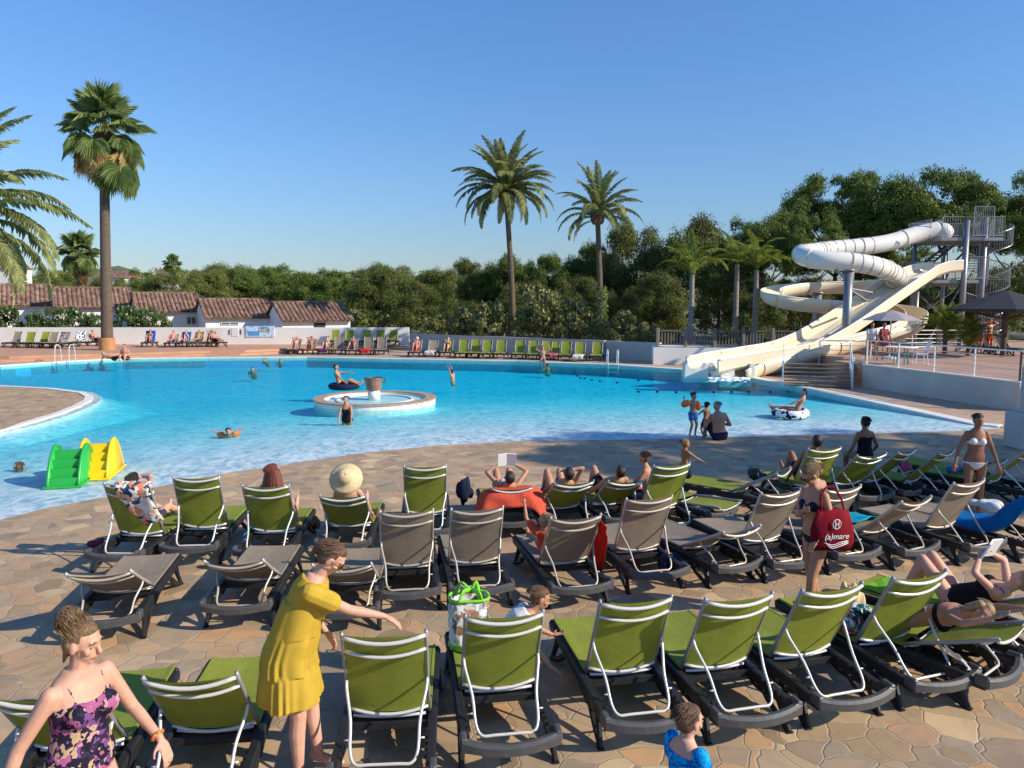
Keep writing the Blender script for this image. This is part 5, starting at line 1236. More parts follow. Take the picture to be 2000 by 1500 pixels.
        for t_, a, b, f in sel:
            c = s.sp(t_)+s.F*f; lt = s.latat(t_)
            rs.append([c+lt*math.cos(2*math.pi*j/20)*(a+inf)+s.F*math.sin(2*math.pi*j/20)*(b+inf) for j in range(20)])
        mb.rings(rs)
    def wear(s, kind, mat, sleeves=.55, legs=.5, inf=None):
        inf = inf if inf is not None else max(.009, s.vx*.55); mb = MB(); k = s.k; v = max(s.vx, .009)
        def cups(r=1.0):
            for q in (-1, 1): mb.ell(s.sp(.345*k)+s.lat*q*.066*k*s.g+s.F*.09*k*s.g, ((.056*k+inf)*r*s.g, (.05*k+inf)*r*s.g, (.055*k+inf)*r), s.rot())
        if kind == 'trunks':
            s.loft(mb, -.115, .07, inf+.006)
            for i in (0, 1):
                if s.Kn[i]: mb.cap(s.H[i], s.H[i].lerp(s.Kn[i], legs), .088*k*s.g+inf, (.088-.03*legs)*k*s.g+inf+.01); mb.ell(s.P+s.lat*(-1, 1)[i]*.07*k-s.F*.055*k-s.A*.04*k, (.08*k*s.g+inf, .075*k*s.g+inf, .085*k+inf), s.rot())
        elif kind == 'onepiece':
            s.loft(mb, -.115, .40, inf); cups()
            for q in (-1, 1):
                mb.ell(s.P+s.lat*q*.07*k-s.F*.055*k-s.A*.04*k, (.08*k*s.g+inf, .075*k*s.g+inf, .085*k+inf*.5), s.rot())
                a = s.sp(.40*k)+s.lat*q*.085*k+s.F*.09*k; c = s.sp(.50*k)+s.lat*q*.095*k; e = s.sp(.38*k)+s.lat*q*.07*k-s.F*.1*k; mb.tube(catmull([a, c+s.F*.03*k, c-s.F*.04*k, e], 4), max(.0085, s.vx*.6), 6)
        elif kind == 'bikini':
            s.loft(mb, .295, .35, inf); cups(.9)
            o = blobobj('bikini_top', mb, v, mat, s.root, 2); mb = MB(); s.loft(mb, -.115, .01, inf)
            for q in (-1, 1): mb.ell(s.P+s.lat*q*.06*k-s.F*.058*k-s.A*.04*k, (.07*k+inf, .075*k+inf, .07*k+inf), s.rot())
            return o, blobobj('bikini_bottom', mb, v, mat, s.root, 2)
        elif kind == 'tshirt':
            s.loft(mb, -.04, .515, inf+.008); s.fem and cups()
            for i in (0, 1):
                if s.E[i]: mb.cap(s.S[i], s.S[i].lerp(s.E[i], sleeves), .056*k+inf, .052*k+inf+.008)
        return blobobj({'trunks': 'trunks', 'onepiece': 'swimsuit', 'tshirt': 't_shirt'}[kind], mb, v, mat, s.root, 2)
    def hair(s, kind, col):
        mb = MB(); k = s.kh; hc, fc, hu, hl = s.hc, s.fc, s.hu, s.hl; g = random.Random(int(hc.x*1000) % 97)
        mb.ell(hc+hu*.026*k-fc*.022*k, (.078*k, .086*k, .081*k), s.hr); mb.ell(hc+hu*.06*k+fc*.008*k, (.06*k, .058*k, .046*k), s.hr); mb.ell(hc-hu*.015*k-fc*.04*k, (.07*k, .06*k, .07*k), s.hr)
        if kind == 'long':
            for i in range(11):
                a = R(-95+190*i/10); p = hc-fc*.05*k*math.cos(a)+hl*.07*k*math.sin(a)+hu*.0; e = p-V((0, 0, 1))*.24*k*g.uniform(.8, 1.1)-fc*.05*k*math.cos(a)+hl*.075*math.sin(a); mb.cap(p, e, .042*k, .03*k, 8)
        if kind == 'bob':
            for i in range(11): a = R(-105+210*i/10); p = hc-fc*.05*k*math.cos(a)+hl*.072*k*math.sin(a)+hu*.02; mb.cap(p, p-hu*.11*k+hl*.015*math.sin(a), .034*k, .028*k, 8)
        if kind == 'curly':
            for i in range(60):
                d = V((g.gauss(0, 1), g.gauss(0, 1)-.8, g.gauss(0, 1)+.1)).normalized(); p = hc+hu*.01+(hl*d.x*.09+fc*d.y*.1+hu*d.z*.1)*k
                if d.y < .45: mb.ell(p, (.026*k,)*3, n=7, m=5)
        if kind == 'bun':
            b = hc+hu*.10*k-fc*.085*k; mb.ell(b, (.06*k, .056*k, .056*k), s.hr)
            for i in range(16): a = g.random()*6.28; d = hl*math.cos(a)+fc*math.sin(a)*.7+hu*.5*math.sin(2*a); mb.tube(catmull([b+d*.03*k, b+d*.055*k+hu*.01, b+hl.cross(d)*.05*k], 3), .012*k, 5)
            for q in (-1, 1): mb.cap(hc+hl*q*.07*k-hu*.0*k-fc*.03*k, hc+hl*q*.05*k-hu*.1*k-fc*.055*k, .022*k, .009*k, 7)
        if kind == 'lowbun':
            b = hc-fc*.115*k-hu*.005*k; mb.ell(b, (.04*k, .036*k, .045*k), s.hr); mb.cap(b-hu*.03*k, b-hu*.085*k-fc*.0*k, .024*k, .012*k, 7)
        o = blobobj('hair', mb, max(.006, s.vx*.6), HR[col], s.root, 1 if s.vx < .016 else 2)
        if s.vx < .016:   # loose strands
            q = MB(); n = 420
            for i in range(n):
                d = V((g.gauss(0, 1), g.gauss(0, 1)-.7, abs(g.gauss(0, 1))*.8+.1)).normalized()
                if d.y > .35: continue
                p = hc+hu*.025*k-fc*.015*k+(hl*d.x*.081+fc*d.y*.092+hu*d.z*.086)*k; t_ = (-fc*.8+hu*.15+hl*g.uniform(-.5, .5)-(hu*.6 if kind != 'bun' else -hu*.7)).normalized(); t_ = (t_-d*t_.dot(d)*.0)
                q.tube([p, p+t_*.025*k+(hl*d.x+fc*d.y+hu*d.z)*.006, p+t_*.05*k], [.0016, .0014, .0006], 3)
            if kind == 'bun':
                b = hc+hu*.10*k-fc*.085*k
                for i in range(220):
                    d = V((g.gauss(0, 1), g.gauss(0, 1), g.gauss(0, 1))).normalized(); e = d.cross(V((g.gauss(0, 1), g.gauss(0, 1), g.gauss(0, 1)))).normalized(); q.tube([b+d*.05*k, b+(d*.062+e*.02)*k, b+(d*.055+e*.045)*k], [.002, .0018, .0008], 3)
            q.build('strands', HR[col], o)
        return o
    def eyes(s):
        for q in (-1, 1):
            c = s.hc+s.fc*.077*s.kh+s.hl*q*.031*s.kh-s.hu*.002*s.kh; m_ = MB(); m_.ell(c, (.011*s.kh, .0065*s.kh, .0028*s.kh), s.hr, 10, 6); e = m_.build('eye', K['eye_white'], s.root, True)
            m_ = MB(); m_.ell(c+s.fc*.0045*s.kh, (.0046*s.kh, .0042*s.kh, .0032*s.kh), s.hr, 8, 6); m_.build('iris', K['cane'], e, True)
            m_ = MB(); m_.tube([s.hc+s.fc*.083*s.kh+s.hl*q*x*s.kh+s.hu*(.02+z)*s.kh for x, z in ((.014, 0), (.03, .006), (.046, 0))], .0032, 5); m_.build('eyebrow', HR['brown'], s.root)
        m_ = MB(); m_.ell(s.hc-s.hu*.063*s.kh+s.fc*.085*s.kh, (.022*s.kh, .006*s.kh, .007*s.kh), s.hr, 10, 6); m_.build('lips', K['lip'], s.root, True)
    def glasses(s):
        m_ = MB()
        for q in (-1, 1): m_.ell(s.hc+s.fc*.09*s.kh+s.hl*q*.033*s.kh, (.029*s.kh, .008, .021*s.kh), s.hr, 12, 6); m_.tube([s.hc+s.fc*.088*s.kh+s.hl*q*.062*s.kh, s.hc+s.fc*.03*s.kh+s.hl*q*.079*s.kh, s.hc-s.fc*.02*s.kh+s.hl*q*.08*s.kh], .003, 5)
        m_.tube([s.hc+s.fc*.098*s.kh-s.hl*.01, s.hc+s.fc*.098*s.kh+s.hl*.01], .003, 5); m_.build('sunglasses', K['black'], s.root, True)
K['lip'] = plain('lips', (.45, .12, .10), .4, .05)
def prop(name, label, cat, mb, mat, loc=(0, 0, 0), rz=0, sm=False, group=None):
    o = mb.build(name, mat, None, sm); o.location = loc; o.rotation_euler = (0, 0, rz); return tag(o, label, cat, group)
# poses
def recl(a, legs='straight', arms='side', h=1.68, y0=.80, dz=0.0):
    c, s_ = math.cos(R(a)), math.sin(R(a)); k = h/1.7; P = V((0, y0, .47+dz)); A = V((0, -c, s_)); F = V((0, s_, c)); d = dict(P=P, A=A, h=h, toe=(0, .35, .9), face=(V((0, .6, .0))+F*.8), up=V((0, -.3, 1))+A)
    lg = dict(straight=((-.1, y0+.8*k, .41), (.1, y0+.8*k, .41)), up=((-.12, y0+.45*k, .42), (.12, y0+.45*k, .42)), one=((-.12, y0+.42*k, .42), (.1, y0+.8*k, .41)), wide=((-.2, y0+.4*k, .42), (.2, y0+.5*k, .42)))[legs]
    d['an'] = lg; d['kp'] = (0, .2, 1); 
    if legs in ('up', 'wide'): d['toe'] = (0, 1, -.1)
    if legs == 'one': d['toe'] = ((0, 1, -.1), (0, .35, .9))
    C_ = P+A*.46*k
    ar = dict(side=(V((-.27, y0+.08, .43)), V((.27, y0+.08, .43))), belly=(P+A*.1+F*.14+V((-.06, 0, 0)), P+A*.1+F*.14+V((.06, 0, 0))), head=(C_+A*.15+V((-.22, 0, 0))+F*.12, C_+A*.2+V((.06, 0, 0))+F*.12),
              book=(C_+F*.34-A*.02+V((-.1, 0, 0)), C_+F*.34-A*.02+V((.1, 0, 0))), knees=(V((-.2, y0+.3, .62)), V((.2, y0+.3, .62))), over=(V((-.27, y0+.08, .43)), C_+A*.22+V((-.02, 0, 0))+F*.1))[arms]
    d['wr'] = ar; d['ep'] = ((-1, -.2, .3 if arms in ('head', 'over') else -.4), (1, -.2, .3 if arms in ('head', 'over') else -.4)); return d
def on(key, label, skin='tan', legs='straight', arms='side', h=1.66, vx=.02, fem=True, a=None, g=1.0, group=None, **kw):
    r, loc, yw, aa = LG[key]; d = recl(max(a if a is not None else aa, 12), legs, arms, h); d.update(kw); return Fig(label, loc, yw, skin=skin, vx=vx, fem=fem, girth=g, group=group, **d)
# ---- the woman with the hair bun
p = at(150, 1252, 3.8)
f = Fig('woman with a messy hair bun and dark floral swimsuit, walking at the left edge', (p.x-.02, p.y+.03, 0), R(-112), P=(0, -.03, .95), A=(0, .06, 1), face=(-.3, 1, -.2), up=(0, .1, 1), wr=((-.27, .25, 1.02), (.35, -.16, .93)), hand=((.05, .55, -.8), None),
        an=((-.1, .28, .08), (.1, -.2, .1)), h=1.74, girth=1.1, fem=True, skin='fair', vx=.0075)
f.wear('onepiece', K['floral'], inf=.009); f.hair('bun', 'light'); f.eyes()
q = MB(); w_ = f.W[0]; d = (f.W[0]-f.E[0]).normalized(); u = d.orthogonal().normalized(); v_ = d.cross(u); c = w_-d*.02
q.tube([c+(u*math.cos(i*math.pi/8)+v_*math.sin(i*math.pi/8))*.033 for i in range(17)], .006, 5, sq=(1, 1.6)); q.build('wristband', K['orange'], f.root, True)
# ---- the woman in the yellow dress
p = at(636, 1085, 5.2); x0 = at(604, 1300, 5.2).x
f = Fig('woman in a mustard yellow tiered dress and sunglasses leaning over a green lounger', (x0-.06, 5.2, 0), R(-84), P=(0, -.08, .98), A=(0, .42, 1), face=(.05, 1, -.95), up=(0, 1, 1), wr=((-.14, .16, 1.02), (.02, .66, 1.16)), hand=(None, (0, .8, -.45)),
        ep=((-.4, -.4, -1), (.3, -.2, -1)), an=((-.09, .1, .08), (.09, -.02, .08)), h=1.78, girth=1.1, fem=True, skin='fair', vx=.0075)
f.hair('lowbun', 'brown'); f.glasses()
mb = MB(); f.loft(mb, .2, .515, .022); k = f.k
for q_ in (-1, 1): mb.ell(f.sp(.345*k)+f.lat*q_*.066*k+f.F*.09*k, (.078, .072, .078), f.rot())
for i in (0, 1): mb.cap(f.S[i], f.S[i].lerp(f.E[i], .52), .074, .074)
def drp(z): u_ = max(0, min(1, (1.45-z)/.5)); return V((0, f.sp(.40*k).y*(1-u_)+(-.075)*u_, z))
for (z0, z1, r0, r1, fo, nf) in ((1.34, 1.10, .165, .198, .25, 7), (1.115, .84, .188, .222, .75, 15), (.86, .61, .212, .245, .95, 19)):
    n = 110; rs = []
    for j in range(8):
        u_ = j/7; z = z0+(z1-z0)*u_; rad = r0+(r1-r0)*u_**.6; c = drp(z)
        rs.append([c+V((math.cos(a)*rad*1.04, math.sin(a)*rad*.9, .008*math.sin(5*a)*u_))+V((math.cos(a), math.sin(a), 0))*(.004+.013*u_)*fo*(math.sin(a*nf+u_*1.2*math.sin(a*3)+2.2*math.sin(a*4+z0*7))*(.6+.4*math.sin(a*5+z0*3))+.6*math.sin(round(a*nf*.43*0+6)*a+1+z0*9)) for a in [2*math.pi*i/n for i in range(n)]])
    mb.rings(rs)
blobobj('dress', mb, .0065, K['yellow_dress'], f.root, 3)
q = MB(); q.ell(f.hc-f.fc*.1-f.hu*.005, (.036, .02, .036), f.hr); q.build('hair_tie', K['purple'], f.root, True)
# ---- crouching boy
p = G(1040, 1375)
f = Fig('boy in a white t-shirt crouching between two green loungers', (-.02, 6.42, 0), R(-80), P=(0, -.12, .40), A=(.05, .75, .8), face=(.05, 1, -.35), up=(0, .3, 1), wr=((-.2, .42, .40), (.22, .32, .30)), an=((-.1, .12, .06), (.14, -.05, .06)), kp=(0, 1, .4), h=1.45, skin='tan', vx=.009, hand=((0, 1, .0), (0, .8, -.5)), curve=-.03)
f.wear('tshirt', K['white_cotton'], sleeves=.7); f.wear('trunks', K['navy'], legs=.6); f.hair('short', 'brown'); f.eyes()
# ---- toddler in blue
p = at(1338, 1392, 4.1)
f = Fig('toddler in a shiny blue swim top walking along the bottom edge', (p.x, 4.1, 0), R(-58), P=(0, 0, .57), A=(0, .05, 1), face=(.1, 1, -.1), wr=((-.2, .16, .52), (.2, .1, .5)), an=((-.06, .1, .06), (.07, -.06, .06)), h=p.z/.925, skin='fair', vx=.0075)
f.hair('short', 'brown'); f.eyes(); mb = MB(); f.loft(mb, .02, .43, .012)
for i in (0, 1): mb.cap(f.S[i], f.S[i].lerp(f.E[i], .55), .05, .05)
blobobj('swim_top', mb, .008, K['bluepat'], f.root, 2); f.wear('trunks', plain('dark_red_shorts', (.18, .01, .02), .8), legs=.4)
# ---- woman with the red bag
p = at(1590, 935, 8.0)
f = Fig('tanned woman with short hair carrying a dark red shoulder bag', (p.x+.05, 8.0, 0), R(112), P=(0, 0, .93), A=(0, .10, 1), face=(.15, 1, -.75), up=(0, .7, 1), wr=((-.22, .2, .95), (-.02, .2, 1.22)), ep=((-.6, -.8, -.2), (.9, -.5, -.3)), an=((-.08, .16, .08), (.09, -.14, .1)), h=1.68, girth=1.02, fem=True, skin='tan', vx=.010, hand=(None, (-.8, .5, .3)))
f.hair('short', 'light'); f.wear('bikini', K['navy']); f.glasses()
bx = p.x+.12; bg = thing('shoulder_bag', 'dark red cloth bag with white lettering and emblem, held by the short haired woman', 'bag', (bx, 7.78, .84), R(8))
q = MB(); rs = []
for j in range(7):
    z = .42*(1-j/6); w_ = .17+.07*math.sin(j/6*2.2); th = .03+.05*math.sin(j/6*2.8)
    rs.append([V((math.cos(a)*w_*(1+.04*math.sin(j*1.7+i)), math.sin(a)*th+.012*math.sin(i*2.1+j), z-.02*math.sin(i*1.1)*(j < 2))) for i, a in enumerate(2*math.pi*t/20 for t in range(20))])
q.rings(rs); ob = q.build('body', K['bag_red'], bg, True)
q = MB(); q.tube(catmull([(-.12, 0, .40), (-.1, .06, .56), (.03, .12, .64), (.12, .08, .54), (.13, 0, .40)], 5), .012, 6); q.build('strap', K['bag_red'], bg, True)
def letters(name, body, size, loc, rot, mat, parent, ext=.002):
    cu = bpy.data.curves.new(name, 'FONT'); cu.body = body; cu.size = size; cu.align_x = 'CENTER'; cu.align_y = 'CENTER'; cu.extrude = ext; cu.shear = .3
    to = bpy.data.objects.new(name, cu); C.objects.link(to); dg = bpy.context.evaluated_depsgraph_get(); me = bpy.data.meshes.new_from_object(to.evaluated_get(dg)); bpy.data.objects.remove(to)
    o = mobj(name, me, parent, mat); o.location = loc; o.rotation_euler = rot; return o
letters('lettering', '(a)mare', .085, (0, -.092, .16), (R(90), 0, 0), K['white'], bg)
q = MB(); q.tube([(math.cos(a)*.045, -.088, .29+math.sin(a)*.05) for a in [2*math.pi*i/20 for i in range(21)]], .0035, 5)
for s_ in (-1, 1): q.tube([(s_*.017, -.09, .255), (s_*.02, -.09, .325)], .005, 5)
q.tube([(-.02, -.09, .28), (.02, -.09, .30)], .005, 5); q.build('emblem', K['white'], bg)
q = MB()
for j in range(3): q.tube(catmull([(-.13+.02*j, -.085, .10-.018*j), (-.04, -.094, .075-.018*j), (.05, -.092, .10-.02*j), (.15, -.07, .105-.012*j)], 4), [.001]+[.004]*11+[.001], 5)
q.build('wave_mark', K['white'], bg)
# ---- sunbathers on the right
r, loc, yw, aa = LG['A8']
f = Fig('blonde woman in a black bikini lying face down on the low green lounger', loc, yw, P=(0, .80, .50), A=(0, -1, .36), lat=(-1, 0, 0), face=(-.9, -.5, -.1), up=(0, -1, .5), wr=((.22, .0, .78), (-.24, .02, .80)), ep=((1, 0, -.1), (-1, 0, -.1)), an=((.1, 1.55, .46), (-.1, 1.55, .46)), kp=(0, 0, -1), toe=(0, .9, -.4), h=1.6, girth=1.05, fem=True, skin='tan', vx=.010)
f.wear('bikini', K['blackcloth']); f.hair('bob', 'blond')
put('A9', 2052, 1172, 26, 36, 'green', 'green lounger of the reader at the right edge, mostly outside the photo', gA)
f = on('A9', 'person with knees up reading a paperback at the right edge of the nearest row', 'fair', 'up', 'book', vx=.011, fem=True, h=1.7); f.wear('onepiece', K['blackcloth']); f.hair('short', 'blond')
def book(f, label, col='white'):
    c = (f.W[0]+f.W[1])/2; d = (f.hc-c).normalized(); sd = V((1, 0, 0)); u = d.cross(sd).normalized(); u = -u if u.z < 0 else u
    mw = f.root.matrix_basis; q = MB(); rt = M((sd, d, u)).transposed(); c2 = c+u*.08
    for s_ in (-1, 1): q.box(c2+sd*s_*.07+d*.012, (.14, .018, .2), rot=rt @ M.Rotation(s_*.22, 3, 'Z'))
    o = q.build('book', K[col]); o.location = f.root.location; o.rotation_euler = f.root.rotation_euler; tag(o, label, 'book')
book(f, 'open white paperback held by the reader at the right edge')
r, loc, yw, aa = LG['A9']; q = MB(); rs = [[V((x, .75+j*.11, .368+.008*math.sin(j*2+x*20))) for x in (-.27, -.12, .02, .14, .27)] for j in range(9)]; q.rings(rs, False, False); prop('towel', 'bright green towel under the reader at the right edge', 'towel', q, cloth('lime_towel', (.2, .5, .03), .2), loc, yw)
f = on('C0', 'sunbather seen from behind with an arm over the backrest, beside the floral towel', 'fair', 'straight', 'over', vx=.014, fem=True, face=(0, 1, .2), up=(0, 0, 1)); f.hair('short', 'dark'); f.wear('onepiece', K['navy'])
f = on('C2', 'red-haired woman sitting on a green lounger near the pool', 'fair', 'straight', 'side', vx=.014, fem=True, face=(.5, 1, 0), up=(0, 0, 1), a=76, h=1.72); f.hair('long', 'red'); f.wear('onepiece', K['tropic'])
f = on('C3', 'person in a wide straw hat reclining on a green lounger', 'fair', 'straight', 'side', vx=.014, fem=True, a=52, h=1.7); f.hair('short', 'brown'); f.wear('onepiece', K['blue_cloth'])
q = MB(); q.lathe((0, 0, 0), [(.225, -.05), (.19, -.02), (.115, -.005), (.108, .06), (.085, .105), (.03, .125), (.005, .127)], 32, False); o = prop('straw_hat', 'wide-brimmed straw hat on the head of the reclining person', 'hat', q, K['straw'], sm=True)
o.matrix_world = f.root.matrix_basis @ (M.Translation(f.hc+f.hu*.045-f.fc*.03) @ M((f.hl, f.fc*.82+f.hu*.57, f.hu*.82-f.fc*.57)).transposed().to_4x4())
sm_ = o.modifiers.new('thick', 'SOLIDIFY'); sm_.thickness = .008
f = on('C5', 'person reading a white book behind the coral towel', 'tan', 'up', 'book', vx=.016, fem=True); f.wear('onepiece', K['stripe']); f.hair('short', 'dark'); book(f, 'white book held up above the coral towel')
f = on('C6', 'sunbather with knees bent and an arm across the head', 'tan', 'up', 'over', vx=.016, fem=True); f.wear('bikini', K['purple']); f.hair('short', 'dark')
f = on('C7', 'dark haired sunbather with one knee raised, left of the sitting boy', 'tan', 'one', 'side', vx=.016, fem=False); f.wear('trunks', K['blackcloth']); f.hair('short', 'dark')
p = at(1250, 893, 11.6)
f = Fig('shirtless boy sitting sideways on a lounger, looking left', (p.x+.04, 11.6, 0), R(75), P=(0, -.1, .46), A=(0, .12, 1), face=(.25, 1, -.15), wr=((-.18, .22, .52), (.2, .22, .5)), an=((-.1, .32, .08), (.12, .3, .08)), kp=(0, 1, 1), h=1.42, skin='tan', vx=.012); f.wear('trunks', K['navy'], legs=.7); f.hair('short', 'brown')
p = at(1338, 880, 13.2)
f = Fig('small child standing behind the loungers, holding a hand out to the right', (p.x, 13.2, 0), R(-70), P=(0, 0, .53), face=(.1, 1, -.05), wr=((-.12, .34, .62), (.16, .3, .62)), an=((-.06, .03, .06), (.07, -.03, .06)), h=1.04, skin='dark', vx=.013); f.wear('trunks', K['navy'], legs=.5); f.hair('short', 'light')
f = on('C11', 'tanned man reclining in the tree shade with dark hair', 'dark', 'one', 'side', vx=.016, fem=False, h=1.76, a=64); f.wear('trunks', K['navy']); f.hair('short', 'dark')
p = at(1690, 865, 14.2)
f = Fig('dark haired woman in a black low-back swimsuit sitting in the shade', (p.x, 14.2, 0), R(12), P=(0, 0, .50), A=(0, .05, 1), wr=((-.24, .2, .5), (.3, .2, .55)), an=((-.1, .42, .1), (.1, .42, .1)), kp=(0, 1, 1), h=1.66, fem=True, skin='dark', vx=.015); f.wear('onepiece', K['blackcloth']); f.hair('lowbun', 'dark')
p = at(1908, 845, 11.8)
f = Fig('dark haired woman in a white bikini standing on the right', (p.x, 11.8, 0), R(165), P=(0, 0, .92), face=(-.2, 1, -.2), wr=((-.3, .1, .88), (.3, .1, .9)), an=((-.1, 0, .08), (.1, .05, .08)), h=1.64, fem=True, skin='dark', vx=.012); f.wear('bikini', K['white_cotton']); f.hair('lowbun', 'dark')
f = on('B9', 'woman with curly blond hair and a blue and white swimsuit, seen from behind', 'tan', 'straight', 'side', vx=.013, fem=True, a=78, h=1.68, y0=1.0) if False else None
r, loc, yw, aa = LG['B9']
f = Fig('woman with curly blond hair and a blue and white swimsuit, seen from behind', loc, yw, P=(.22, 1.0, .46), A=(-.06, -.04, 1), face=(-.1, 1, 0), wr=((-.05, 1.2, .5), (.45, 1.1, .45)), an=((.1, 1.7, .42), (.28, 1.7, .42)), kp=(0, 0, 1), toe=(0, .3, 1), h=1.68, fem=True, skin='tan', vx=.013); f.wear('onepiece', K['wavy']); f.hair('curly', 'blond')
r, loc, yw, aa = LG['B5']
f = Fig('child in a coral top lying on the taupe lounger with one arm up', loc, yw, P=(-.12, .95, .45), A=(-.25, -.6, .8), face=(-.7, .5, .2), up=(0, 0, 1), wr=((-.42, .9, 1.0), (.05, 1.0, .5)), ep=((-1, 0, -1), (1, 0, 0)), an=((-.2, 1.55, .42), (0, 1.5, .42)), kp=(0, 0, 1), toe=(0, .3, 1), h=1.2, skin='tan', vx=.013); f.wear('tshirt', K['coral']); f.hair('short', 'blond')
# ---- pool edge group
p = G(1402, 857)
f = Fig('bald man in dark shorts sitting on the pool edge, back to the camera', (p.x, p.y-.12, 0), R(18), P=(0, 0, .12), A=(-.05, .10, 1), wr=((-.2, .32, .42), (.22, .25, .35)), an=((-.16, .42, .03), (.16, .55, .02)), kp=(-.2, 0, 1), face=(-.3, 1, -.1), h=1.8, girth=1.22, skin='tan', vx=.015); f.wear('trunks', K['navy'], legs=.75); f.hair('short', 'grey')
p = G(1385, 853)
f = Fig('small child beside the sitting man, hidden to the waist', (p.x-.05, p.y+.15, -.1), R(30), P=(0, 0, .5), wr=((-.25, .2, .55), (.2, .2, .6)), an=((-.06, 0, .06), (.06, 0, .06)), h=.98, skin='dark', vx=.014); f.wear('trunks', K['navy']); f.hair('short', 'dark')
p = G(1352, 852)
f = Fig('small child standing at the pool edge with orange armbands, arms spread', (p.x, p.y, -.02), R(200), P=(0, 0, .60), wr=((-.32, .02, .78), (.3, .05, 1.0)), ep=((0, -.3, -1), (0, -.3, -1)), an=((-.08, .0, .06), (.08, 0, .06)), h=1.12, skin='tan', vx=.013, face=(-.3, 1, -.2)); f.wear('trunks', K['blue_cloth'], legs=.4); f.hair('short', 'dark')
for i in (0, 1):
    q = MB(); m0 = f.S[i].lerp(f.E[i], .62); d = (f.E[i]-f.S[i]).normalized(); q.cap(m0-d*.05, m0+d*.05, .085, .085, 14); q.build('armband', K['orange'], f.root, True)
# ---- in the water
def float_ring(px, py, ro, ri, mat, label, rz=0, lie=None):
    p = G(px, py); q = MB(); n = 28; rs = []
    for i in range(n+1):
        a = 2*math.pi*i/n; c = V((math.cos(a), math.sin(a)*(lie or 1), 0))*ro; u = V((math.cos(a), math.sin(a), 0)); rs.append([c+u*math.cos(b)*ri+V((0, 0, math.sin(b)*ri)) for b in [2*math.pi*j/12 for j in range(12)]])
    q.rings(rs, False); return prop('swim_ring', label, 'swim ring', q, mat, (p.x, p.y, ri*.55), rz, True), p
def water_sit(px, py, rz, label, skin, h=1.75, fem=False, wr=((-.3, .2, .2), (.3, .2, .2)), g=1.0, vx=.018, hair=('short', 'dark'), suit=None, face=(0, 1, 0), z=.1, an=((-.15, .8, .12), (.15, .8, .12)), A=(0, -.45, 1)):
    p = G(px, py); f = Fig(label, (p.x, p.y, z), rz, P=(0, 0, .1), A=A, wr=wr, an=an, kp=(0, 0, 1), toe=(0, .4, 1), face=face, h=h, girth=g, fem=fem, skin=skin, vx=vx)
    if hair: f.hair(*hair)
    if suit: f.wear(*suit)
    return f
float_ring(1543, 810, .42, .13, K['check'], 'black and white checkered float carrying a child', R(-10), 1.5)
water_sit(1556, 811, R(65), 'child resting on the checkered float', 'tan', 1.45, wr=((-.3, .25, .25), (.35, .1, .0)), z=.08)
float_ring(672, 757, .50, .12, K['navy'], 'dark swim ring under the man by the fountain', 0, 1.1)
water_sit(664, 757, R(-90), 'man on a dark ring holding one arm forward behind the fountain', 'tan', 1.8, wr=((-.12, .75, .55), (.3, .3, .2)), suit=('trunks', K['navy']), z=.02, A=(0, -.25, 1))
p = G(678, 820)
f = Fig('dark haired woman sitting in shallow water in front of the fountain', (p.x, p.y, -.1), R(180), P=(0, 0, .08), A=(0, .22, 1), face=(.15, 1, 0), wr=((-.2, .42, .12), (.16, .40, .12)), an=((-.2, .3, -.1), (.2, .3, -.1)), kp=(0, 0, -1), h=1.62, fem=True, skin='tan', vx=.017); f.hair('short', 'dark'); f.wear('onepiece', K['blackcloth'])
def head(px, py, z, label, skin='tan', rz=0, hair=('short', 'dark'), h=1.7, arms=None, fem=False, lean=(0, .8, .62), vx=.018):
    """swimmer: py is the waterline; z how far the shoulders stand out"""
    p = G(px, py); k = h/1.7; f = Fig(label, (p.x, p.y, z-.15-.53*k*lean[2]/math.hypot(lean[1], lean[2])), rz, P=(0, 0, .0), A=lean, wr=arms or ((-.2, .3, .12*k), (.2, .3, .12*k)), an=(None, None), h=h, skin=skin, fem=fem, vx=vx, group='swimmers in the pool'); 
    if hair: f.hair(*hair)
    return f
head(496, 721, .05, 'swimmer whose dark head shows left of the two boys at the far edge', 'tan', R(190))
head(523, 704, .1, 'left boy of the two leaning on the far pool edge', 'tan', R(170), h=1.4); head(547, 705, .1, 'right boy of the two leaning on the far pool edge', 'tan', R(200), h=1.4)
head(885, 743, .42, 'boy standing in deep water right of the fountain with arms up', 'tan', R(60), h=1.4, arms=((-.1, .2, .75), (.1, .2, .78)), lean=(0, .1, 1))
f = head(446, 842, .10, 'swimming child with orange armbands in the shallow water', 'tan', R(200), h=1.2, hair=('short', 'dark'), arms=((-.35, .1, .33), (.35, .1, .33)), vx=.014)
for i in (0, 1): q = MB(); m0 = f.S[i].lerp(f.E[i], .7); d = (f.E[i]-f.S[i]).normalized(); q.cap(m0-d*.05, m0+d*.05, .085, .085, 14); q.build('armband', K['orange'], f.root, True)
head(84, 905, .02, 'long haired girl bending over the water behind the green toddler slide', 'fair', R(120), h=1.4, hair=('long', 'brown'), lean=(0, .9, .55), vx=.014)
head(1070, 716, .05, 'swimmer below the person at the far pool edge', 'tan', R(0))
p = G(1060, 708); f = Fig('person in blue shorts sitting on the far pool edge with both arms up', (p.x, p.y+.2, 0), R(180), P=(0, 0, .15), wr=((-.3, .05, .95), (.25, .05, .95)), ep=((-1, 0, 0), (1, 0, 0)), an=((-.1, .35, -.2), (.1, .35, -.2)), kp=(0, .5, 1), skin='tan', vx=.025); f.wear('trunks', K['blue_cloth']); f.hair('short', 'dark')
